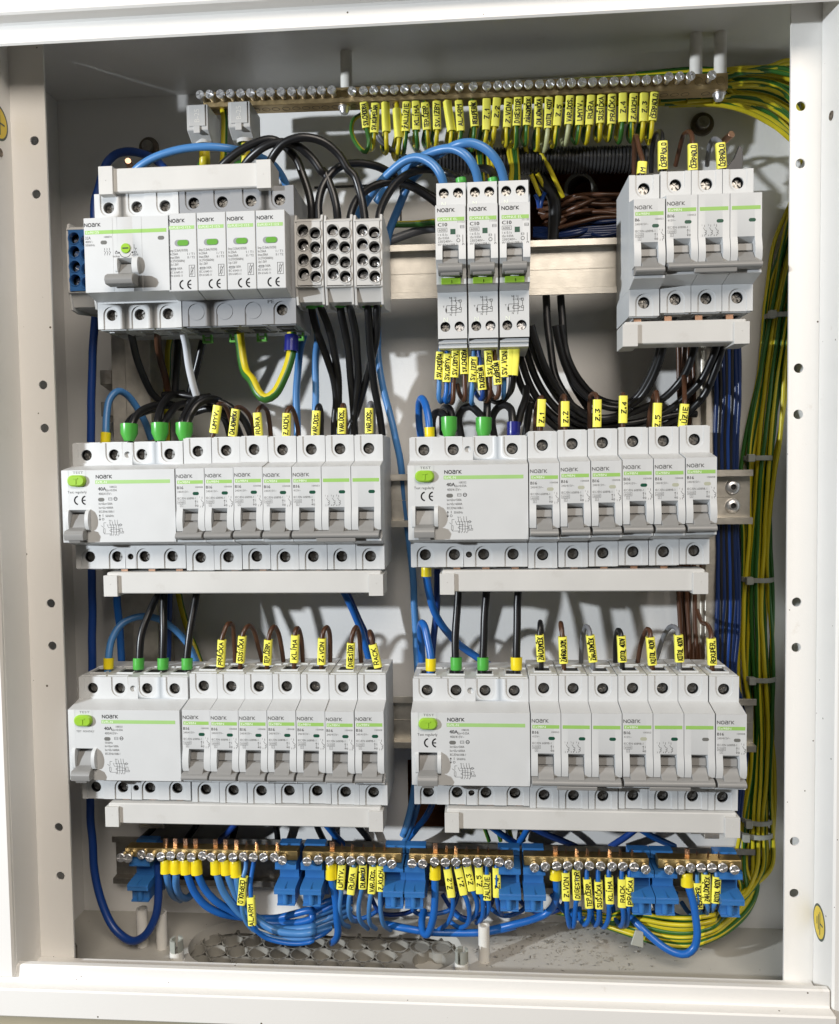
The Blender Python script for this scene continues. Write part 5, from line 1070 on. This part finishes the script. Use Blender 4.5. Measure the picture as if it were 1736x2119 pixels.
for i,x in enumerate((1130,1160)): wire('black',5,Zp('0',(x,612,56),(x+6,700,54),(x+20,780,50),(x+60,850,48)),('left' if i == 0 else 'right')+' of two black wires dropping behind the rail right of the C10 breakers','black wires dropping behind the top rail')
# ---- sleeves under the C10 breakers
G = 'marked wires under the C10 breakers'
RW_ = [('blue',(285,80),(258,420),(275,145),[(264,520,14),(262,600,15),(282,640,18),(318,600,24)],'SV.CHODBA','blue '+D+'SV.CHODBA, leftmost under the C10 breakers'),('vivid',(345,90),(338,445),(345,165),[(338,540,14),(325,620,15),(345,640,18),(385,540,24),(390,420,30)],'SV.OBÝV.','blue '+D+'SV.OBÝV. under the C10 breakers'),
('brown',(445,60),(413,398),(430,115),[(408,500,14),(402,620,15),(390,650,18),(372,620,24),(360,560,30)],'SV.OBÝV.','brown '+D+'SV.OBÝV. under the C10 breakers'),('brown',(510,60),(515,365),(510,105),[(522,480,14),(525,600,15),(510,622,18),(470,570,24),(445,470,30)],'SV.CHODBA','brown '+D+'SV.CHODBA under the C10 breakers'),
('blue',(612,90),(595,445),(605,195),[(588,540,14),(586,640,16),(600,660,22)],'SV.IZBY','blue '+D+'SV.IZBY under the C10 breakers'),('navy',(650,80),(695,522),(670,280),[(697,560,13),(690,610,15),(650,590,20),(600,500,28)],'SV.KÚPEĽŇA','blue '+D+'SV.KÚPEĽŇA under the C10 breakers'),
('brown',(748,60),(765,390),(750,135),[(772,480,14),(768,580,15),(740,630,18),(700,600,26)],'SV.IZBY','brown '+D+'SV.IZBY under the C10 breakers'),('brown',(800,60),(848,470),(825,235),[(855,530,13),(835,600,15),(800,590,20),(770,520,28)],'SV.KÚPEĽŇA','brown '+D+'SV.KÚPEĽŇA under the C10 breakers'),
('blue',(895,80),(912,395),(905,125),[(908,480,16),(902,570,18),(905,610,24)],'SV.VON','blue '+D+'SV.VON under the C10 breakers'),('black',(985,60),(970,375),(978,110),[(975,440,14),(960,540,16),(920,610,22),(840,645,28),(770,620,36)],'','black wire with the first of two blank yellow sleeves under the C10 breakers'),('black',(1030,60),(1003,378),(1025,115),[(1000,440,16),(985,520,20),(930,600,28),(900,640,36)],'','black wire with the second of two blank yellow sleeves under the C10 breakers')]
for col,ft,s0,s1,lp,tx,lab in RW_: marked('M',col,ft,s0,s1,lp,tx,lab,G,Y=13)
# ---- third row
w = wire('blue',4.6,Zp('C',(276,420,14),(280,345,15),(295,250,19),(345,172,24),(430,138,30),(520,152,36),(600,205,40),(665,280,44),(720,400,48)),'blue wire arching to the lower left residual current breaker'); ferrule(w, at('C',280,392,14), at('C',281,338,15), 3.2, 'ferrule_yellow')
wire('vivid',5.0,Zp('C',(318,-60,40),(322,60,42),(335,200,44),(345,420,48)),'blue wire hanging behind the arching blue wire'); wire('navy',4.6,Zp('C',(575,-40,54),(570,100,54),(560,400,54)),'dark blue wire hanging deep behind the green ferrules')
for x,pts,lab in ((424,[(427,330,15),(440,220,18),(482,110,24),(540,0,32),(570,-60,36)],'first'),(541,[(542,330,15),(545,200,18),(546,60,24),(550,-60,30)],'second'),(656,[(657,330,15),(672,200,18),(695,60,24),(715,-60,30)],'third')):
    w = wire('black',4.8,Zp('C',(x,420,14),*pts),lab+' of three black wires with green ferrules, left half of the third row','black wires of the lower left residual current breaker'); ferrule(w, at('C',x,394,14), at('C',x+1,338,15), 3.5, 'ferrule_green')
G = 'marked wires on the left half of the third row'
C3 = [((815,410),(818,378),(824,250),[(834,215,14),(852,172,17),(874,180,22),(882,260,28),(887,380,34)],'PRÁČKA'),((910,400),(912,360),(922,232),[(932,200,14),(950,182,18),(975,205,24),(1000,290,30),(1024,380,36)],'SUŠIČKA'),((1038,400),(1040,370),(1046,250),[(1055,210,14),(1072,188,18),(1092,215,24),(1110,300,30),(1122,380,36)],'TEP.ČERP.'),((1168,400),(1170,358),(1175,228),[(1178,205,14),(1188,196,18),(1202,240,24),(1212,380,34)],'KLÍMA'),((1298,405),(1300,368),(1303,243),[(1310,210,14),(1326,190,18),(1341,225,24),(1341,380,34)],'Z.VON'),((1436,410),(1438,385),(1442,265),[(1450,215,14),(1464,190,18),(1480,230,24),(1492,380,34)],'DIGESTOR'),((1580,410),(1572,382),(1545,272),[(1534,235,14),(1532,212,18),(1544,235,24),(1556,380,34)],'RACK')]
for ft,s0,s1,lp,tx in C3: marked('C','brown',ft,s0,s1,lp,tx,'brown '+D+tx+' above the third row',G)
w = wire('vivid',4.8,Zp('P',(1330,1960,14),(1338,1790,15),(1310,1600,18),(1272,1430,22),(1240,1390,26),(1218,1450,32),(1225,1600,38),(1240,1900,46)),'bright blue wire hooking into the lower right residual current breaker'); ferrule(w, at('P',1335,1935,14), at('P',1338,1792,15), 3.3, 'ferrule_yellow')
w = wire('vivid',4.9,Zp('P',(1285,730,16),(1290,860,16),(1315,1050,18),(1372,1250,22),(1470,1430,28),(1600,1580,36),(1720,1680,44))+Zp('D',(400,345,50),(480,400,54)),'bright blue wire leaving the bottom of the upper right residual current breaker'); ferrule(w, at('P',1286,740,16), at('P',1288,862,16), 3.2, 'ferrule_yellow')
for x,pts,col,lab in ((244,[(242,300,15),(243,160,18),(250,40,22),(255,-60,26)],'green','left'),(360,[(359,305,15),(366,150,18),(376,20,22),(380,-60,26)],'green','middle'),(505,[(505,295,15),(508,160,18),(514,20,22),(518,-60,26)],'yellow','right')):
    w = wire('black',4.8,Zp('D',(x,395,14),*pts),lab+' of three black wires with ferrules, right half of the third row','black wires of the lower right residual current breaker'); ferrule(w, at('D',x,360,14), at('D',x,303,15), 3.6, 'ferrule_'+col)
G = 'marked wires on the right half of the third row'
D3 = [('black',(614,375),(613,320),(605,205),[(606,165,15),(608,148,20),(614,180,28),(616,360,36)],'ZÁH.DOMČEK','black '+D+'ZÁH.DOMČEK above the third row'),('brown',(712,375),(710,328),(705,213),[(698,175,15),(697,155,20),(704,190,28),(708,360,36)],'ZÁHRAD.DOM.','brown '+D+'ZÁHRAD.DOM. above the third row'),('grey',(839,375),(838,322),(825,207),[(820,180,15),(808,168,19),(792,210,26),(785,360,36)],'ZÁH.DOMČEK','grey '+D+'ZÁH.DOMČEK above the third row'),('black',(966,375),(965,322),(960,210),[(956,190,15),(946,184,19),(936,230,26),(934,360,36)],'KOTOL 400V','black '+D+'KOTOL 400V above the third row'),('brown',(1097,380),(1095,335),(1085,215),[(1084,190,15),(1072,180,19),(1050,235,26),(1026,360,36)],'KOTOL 400V','brown '+D+'KOTOL 400V above the third row'),('grey',(1214,375),(1213,322),(1208,205),[(1203,180,15),(1180,168,20),(1148,205,28),(1112,310,38)],'KOTOL 400V','grey '+D+'KOTOL 400V above the third row'),('brown',(1355,380),(1355,335),(1350,220),[(1347,190,16),(1332,160,24),(1310,150,36),(1290,100,52)],'REKUPER.','brown '+D+'REKUPER. at the right end of the third row')]
for col,ft,s0,s1,lp,tx,lab in D3: marked('D',col,ft,s0,s1,lp,tx,lab,G,w=5.4)
# ---- vertical bundles on the right
for k in range(7): wire('brown',3.0,Zp('N',(1520+k*24,90,60+k%2*3),(1530+k*24,500,60+k%2*3),(1540+k*22,900,62))+Zp('Q',(270+k*38,1230,60+(k%2)*4),(285+k*36+6*math.sin(k),1500,60+(k%2)*4),(300+k*36,1900,58)),'brown wire in the bundle behind the right half of the second row','brown wires in the right bundle')
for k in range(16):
    ox = (k%8)*16; oy = 50+(k//8)*7; c_ = ('ink','black','ink','black','navy','black','ink')[k%7]  # blues chosen near black, so the colour carries the bundle's shade
    wire(c_,3.1,Zp('K',(600+ox*1.9,120,oy),(610+ox*1.85+8*math.sin(k),600,oy),(600+ox*1.75,1100,oy+2))+Zp('Q',(640+ox*1.6,700,oy+2),(640+ox*1.75,1250,oy),(630+ox*1.7+10*math.sin(k*2),1600,oy),(640+ox*1.4,2000,oy))+Zp('0',(1500+ox*.4,1500,oy),(1492+ox*.35,1690,oy+4)),('black' if c_ == 'black' else 'shade-darkened blue')+' wire in the bundle behind the right ends of the rows','dark wires in the right bundle')
b_ = at('0',1535,800,70)
# dark tangle between the third row and the neutral bars
for k in range(9):
    x = [520,640,870,905,960,1010,1120,1240,1380][k]; dxx = [-60,60,-30,-60,90,140,-40,120,-90][k]
    wire(['navy','vivid','blue','vivid','vivid','navy','vivid','vivid','navy'][k],4.4,Zp('0',(x,1620,56),(x+dxx*.3,1680,60),(x+dxx*.8,1722,64),(x+dxx*1.3,1752,74)),'blue wire crossing the dark gap above the neutral bars','blue wires in the gap above the neutral bars')
for k in range(4): wire('pe',2.9,Zp('0',(985+k*28,1640,64),(995+k*26,1690,68),(1012+k*24,1740,74)),'earth wire crossing the dark gap above the neutral bars','earth wires in the gap above the neutral bars',phase=k)
for k in range(6): wire('black',4.4,Zp('0',(300+k*90,1640,66),(330+k*80,1690,72),(290+k*95,1740,78)),'black wire in the dark gap above the neutral bars','black wires in the gap above the neutral bars')
# ---- neutral bar wires
G = 'blue wires with yellow ferrules on the first neutral bar'
NW = [((538,295),(540,390),[(545,400,30),(560,490,34),(600,575,44),(660,610,56)]),((620,295),(622,392),[(624,400,30),(626,490,34),(655,580,42),(710,600,50),(760,560,58)]),((700,295),(706,396),[(715,410,30),(762,540,32),(855,650,34),(985,718,38),(1120,745,44),(1420,765,46),(1736,700,44)]),((787,295),(792,400),[(802,410,30),(852,520,32),(950,628,34),(1065,695,38),(1220,765,42),(1460,805,44),(1736,760,44)]),((945,295),(950,396),[(958,410,30),(1002,540,32),(1080,650,34),(1160,735,36),(1360,830,38),(1560,855,38),(1736,835,38)]),((1028,295),(1035,400),[(1050,410,30),(1092,525,33),(1150,650,38),(1340,785,44),(1560,835,46),(1736,800,46)]),((1106,305),(1112,418),[(1122,430,30),(1142,545,33),(1200,690,36),(1390,850,36),(1600,888,34),(1736,875,34)])]
for i,(f1,f0,pts) in enumerate(NW):
    w = wire('blue' if i in (0,1,4,5,6) else 'vivid',4.9,Zp('R',(f1[0],f1[1]+10,31),*pts)+(Zp('S',(100,[0,0,840,800,920,860,950][i],46),(260,[0,0,760,720,850,790,890][i],52),(420,[0,0,700,690,780,720,820][i],60)) if i > 1 else []),('first','second','third','fourth','fifth','sixth','seventh')[i]+' from the left of the blue wires with yellow ferrules, first neutral bar',G)
    ferrule(w, at('R',f1[0],f1[1]-18,31), at('R',*f0,30), 3.7, 'ferrule_yellow')
G = 'marked wires on the first neutral bar'
w = wire('blue',3.0,Zp('R',(1195,270,32),(1190,360,30),(1172,430,28),(1155,640,27),(1170,740,28),(1225,832,30),(1350,900,32),(1520,935,34),(1736,915,36))+Zp('S',(120,985,40),(260,940,46)),'thin blue '+D+'ČERPADLO on the first neutral bar',G); sleeve(w, at('R',1176,422,27), at('R',1154,645,27), 'ČERPADLO')
w = wire('vivid',3.0,Zp('R',(1262,275,32),(1240,400,30),(1230,480,28),(1233,585,26),(1246,815,24),(1275,860,25),(1350,920,27),(1500,962,29),(1650,968,31),(1736,950,32))+Zp('S',(80,1045,36),(180,1000,40),(250,950,46)),'thin blue '+D+'ALARM on the first neutral bar',G); sleeve(w, at('R',1246,815,24), at('R',1233,585,26), 'ALARM', toff=-2, tlen=17)
def nthick(z_, fx, fy0, fy1, pts, label):
    w = wire('vivid',4.9,Zp(z_,(fx,fy0,31),*pts),label,'thick blue wires with one yellow ferrule'); ferrule(w, at(z_,fx,fy0-10,31), at(z_,fx+1,fy1,30), 3.7, 'ferrule_yellow')
nthick('S',255,425,540,[(262,550,30),(288,700,31),(302,880,32),(308,980,34),(290,1035,38),(262,1062,46)],'thick blue wire with yellow ferrule on the second neutral bar')
nthick('S',1103,440,540,[(1102,560,30),(1100,700,30),(1082,890,30),(1045,1000,32),(1010,985,36),(995,900,42),(1012,800,50)],'thick blue wire with yellow ferrule on the third neutral bar')
nthick('T',725,480,583,[(735,600,31),(738,740,33),(700,870,38),(620,950,40),(450,1022,40),(300,1062,40),(150,1098,42),(-20,1135,44)],'thick blue wire with yellow ferrule on the fourth neutral bar')
nthick('U',613,600,730,[(632,745,29),(672,880,27),(698,1050,25),(714,1230,24),(690,1340,24),(620,1400,24),(520,1395,26),(400,1340,28),(270,1240,32),(150,1130,36),(40,1010,44),(0,900,54)],'thick blue wire with yellow ferrule looping below the fifth neutral bar')
wire('vivid',4.9,Zp('S',(700,915,48),(790,930,44),(900,950,42),(1030,972,42),(1220,985,42),(1450,985,42),(1640,955,42),(1760,925,42)),'thick blue wire lying lengthwise behind the lone floor tube')
NM = [('S',(330,620),(345,420),[(336,640,29),(324,800,31),(342,900,36),(400,935,46)],'UMYV.','second'),('S',(415,662),(440,440),[(406,680,29),(400,800,31),(430,880,38),(480,890,48)],'RÚRA','second'),('S',(512,618),(515,425),[(504,640,30),(480,760,32),(490,880,36),(555,950,46)],'CHLADNIČKA','second'),('S',(585,655),(600,435),[(578,680,29),(564,800,31),(572,900,36),(620,950,46)],'VAR.DOS.','second'),('S',(660,637),(662,430),[(658,660,29),(660,800,31),(682,915,36),(740,960,46)],'Z.KUCH.','second'),
('S',(1238,685),(1203,455),[(1246,710,29),(1246,800,31),(1205,905,36),(1130,960,44)],'Z.2','third','leftmost sleeve'),('S',(1338,665),(1290,450),[(1352,690,29),(1380,800,31),(1368,910,36),(1290,935,44),(1210,880,50)],'Z.1','third','second sleeve'),('S',(1405,632),(1365,435),[(1420,660,29),(1448,755,32),(1420,850,36),(1340,880,44),(1250,820,52)],'Z.3','third','third sleeve'),('S',(1470,655),(1460,440),[(1486,690,29),(1490,860,33),(1440,900,42)],'Z.5','third','left of ŽALÚZIE'),('S',(1530,708),(1525,500),[(1540,735,30),(1538,800,32),(1490,865,38),(1420,850,46)],'ŽALÚZIE','third'),('S',(1610,685),(1605,445),[(1612,710,30),(1622,780,34),(1650,830,44)],'Z.4','third','right of ŽALÚZIE'),
('T',(838,800),(832,500),[(846,830,29),(855,980,31),(880,1090,34),(900,1050,42),(905,900,50)],'Z.VON','fourth'),('T',(955,790),(945,465),[(942,820,29),(932,960,31),(918,1090,34),(870,1000,44),(800,880,54)],'DIGESTOR','fourth'),('T',(1085,878),(1062,570),[(1090,910,29),(1082,1000,31),(1040,1070,34),(995,1020,42),(982,880,50)],'TEP.ČERP.','fourth'),('T',(1192,885),(1183,597),[(1190,920,29),(1185,1020,32),(1150,1075,36),(1120,1000,46),(1110,880,54)],'SUŠIČKA','fourth'),('T',(1305,832),(1297,547),[(1297,860,29),(1288,1000,32),(1245,1090,36),(1210,1050,44),(1200,900,54)],'KLÍMA','fourth'),('T',(1435,870),(1435,570),[(1446,900,29),(1450,1020,32),(1418,1082,38),(1360,980,50),(1340,860,58)],'RACK','fourth'),('T',(1515,855),(1520,547),[(1506,890,30),(1492,1060,36),(1440,1080,46)],'PRÁČKA','fourth'),
('U',(728,945),(715,690),[(735,960,33),(760,1010,38),(820,1010,46)],'REKUPER.','fifth'),('U',(800,890),(800,605),[(812,910,29),(810,990,32),(760,1040,40),(640,1000,48),(560,890,56)],'ZÁH.DOMČEK','fifth'),('U',(895,890),(908,630),[(886,910,29),(862,980,34),(880,1030,44)],'KOTOL 400V','fifth')]
for z_,s0,s1,lp,tx,nb,*ex in NM:
    top = {'S':(s1[0]-2,400 if s1[0] < 800 else 412),'T':(s1[0]+2,445),'U':(s1[0],560)}[z_]
    pts = Zp(z_,(top[0],top[1],32),(s1[0],s1[1],30),(s0[0],s0[1],29),*lp)
    w = wire('vivid' if nb in ('third','fourth') else 'blue',3.1,pts,'blue wire with sleeve '+tx+(' ('+ex[0]+')' if ex else '')+' on the '+nb+' neutral bar','marked wires on the neutral bars')
    sleeve(w, at(z_,*s0,29), at(z_,*s1,30), tx, w=5.3 if z_ != 'U' else 5.6, th=4.4)
# deep blue tangle behind the neutral bar wires
for k in range(10):
    x = 690+k*75; wire('navy' if k%2 else 'vivid',3.1,Zp('0',(x,1850,60),(x+20,1880+8*math.sin(k),58),(x+50,1895+6*math.cos(k*2),56),(x+95,1880,60),(x+110,1845,66)),'thin blue wire looping low behind the neutral bars','blue wires looping behind the neutral bars')
# small bare ends and odds
for p,lab in ((at('3',1070,818,40),'bare copper wire end beside the ČERPADLO sleeve at the top right'),(at('1',755,968,40),'bare copper wire end above the left end of the top busbar cover')):
    b = MB(); b.cyl((0,0,0),(.25,-1,.1),2.2,9,14); tag(link('copper_end', b.mesh('copper_end','copper',bevel=.3), None, p), lab, 'wire end')
# marked wires on the top right group
G = 'marked wires on the top right breakers'
T3 = [('brown',(592,1040),(592,1010),(598,940),[(580,870,18),(565,790,24),(556,800,30),(552,900,38),(550,1010,44)],'EM','brown wire with the lowest yellow sleeve on the top right breakers'),('black',(722,1010),(716,985),(715,822),[(712,780,16),(696,760,22),(672,780,30),(655,860,38),(650,1000,46)],'ČERPADLO','black '+D+'ČERPADLO on the top right breakers'),('brown',(892,1010),(890,990),(888,838),[(886,790,16),(870,765,22),(840,780,30),(815,850,40),(790,960,50)],'ČERPADLO','brown '+D+'ČERPADLO on the top right breakers'),('grey',(1062,1005),(1058,980),(1048,832),[(1035,812,16),(1010,805,22),(985,850,30),(972,960,40)],'ČERPADLO','grey '+D+'ČERPADLO on the top right breakers')]
for i,(col,ft,s0,s1,lp,tx,lab) in enumerate(T3): marked('3',col,ft,s0,s1,lp,tx,lab,G,w=5.6,**({'tlen':7,'toff':-3} if i == 0 else {}))
b = MB(); a = at('3',1150,985,12); b.plate([(-9,-1),(2.6,-1),(2.6,9),(1.6,13.5),(.2,13.5),(-2.5,6.5)],-1.5,2)
tag(link('grey_tongue', b.mesh('grey_tongue','conduit',bevel=.3), None, a), 'grey pointed plastic tongue above the last top right breaker', 'clip')
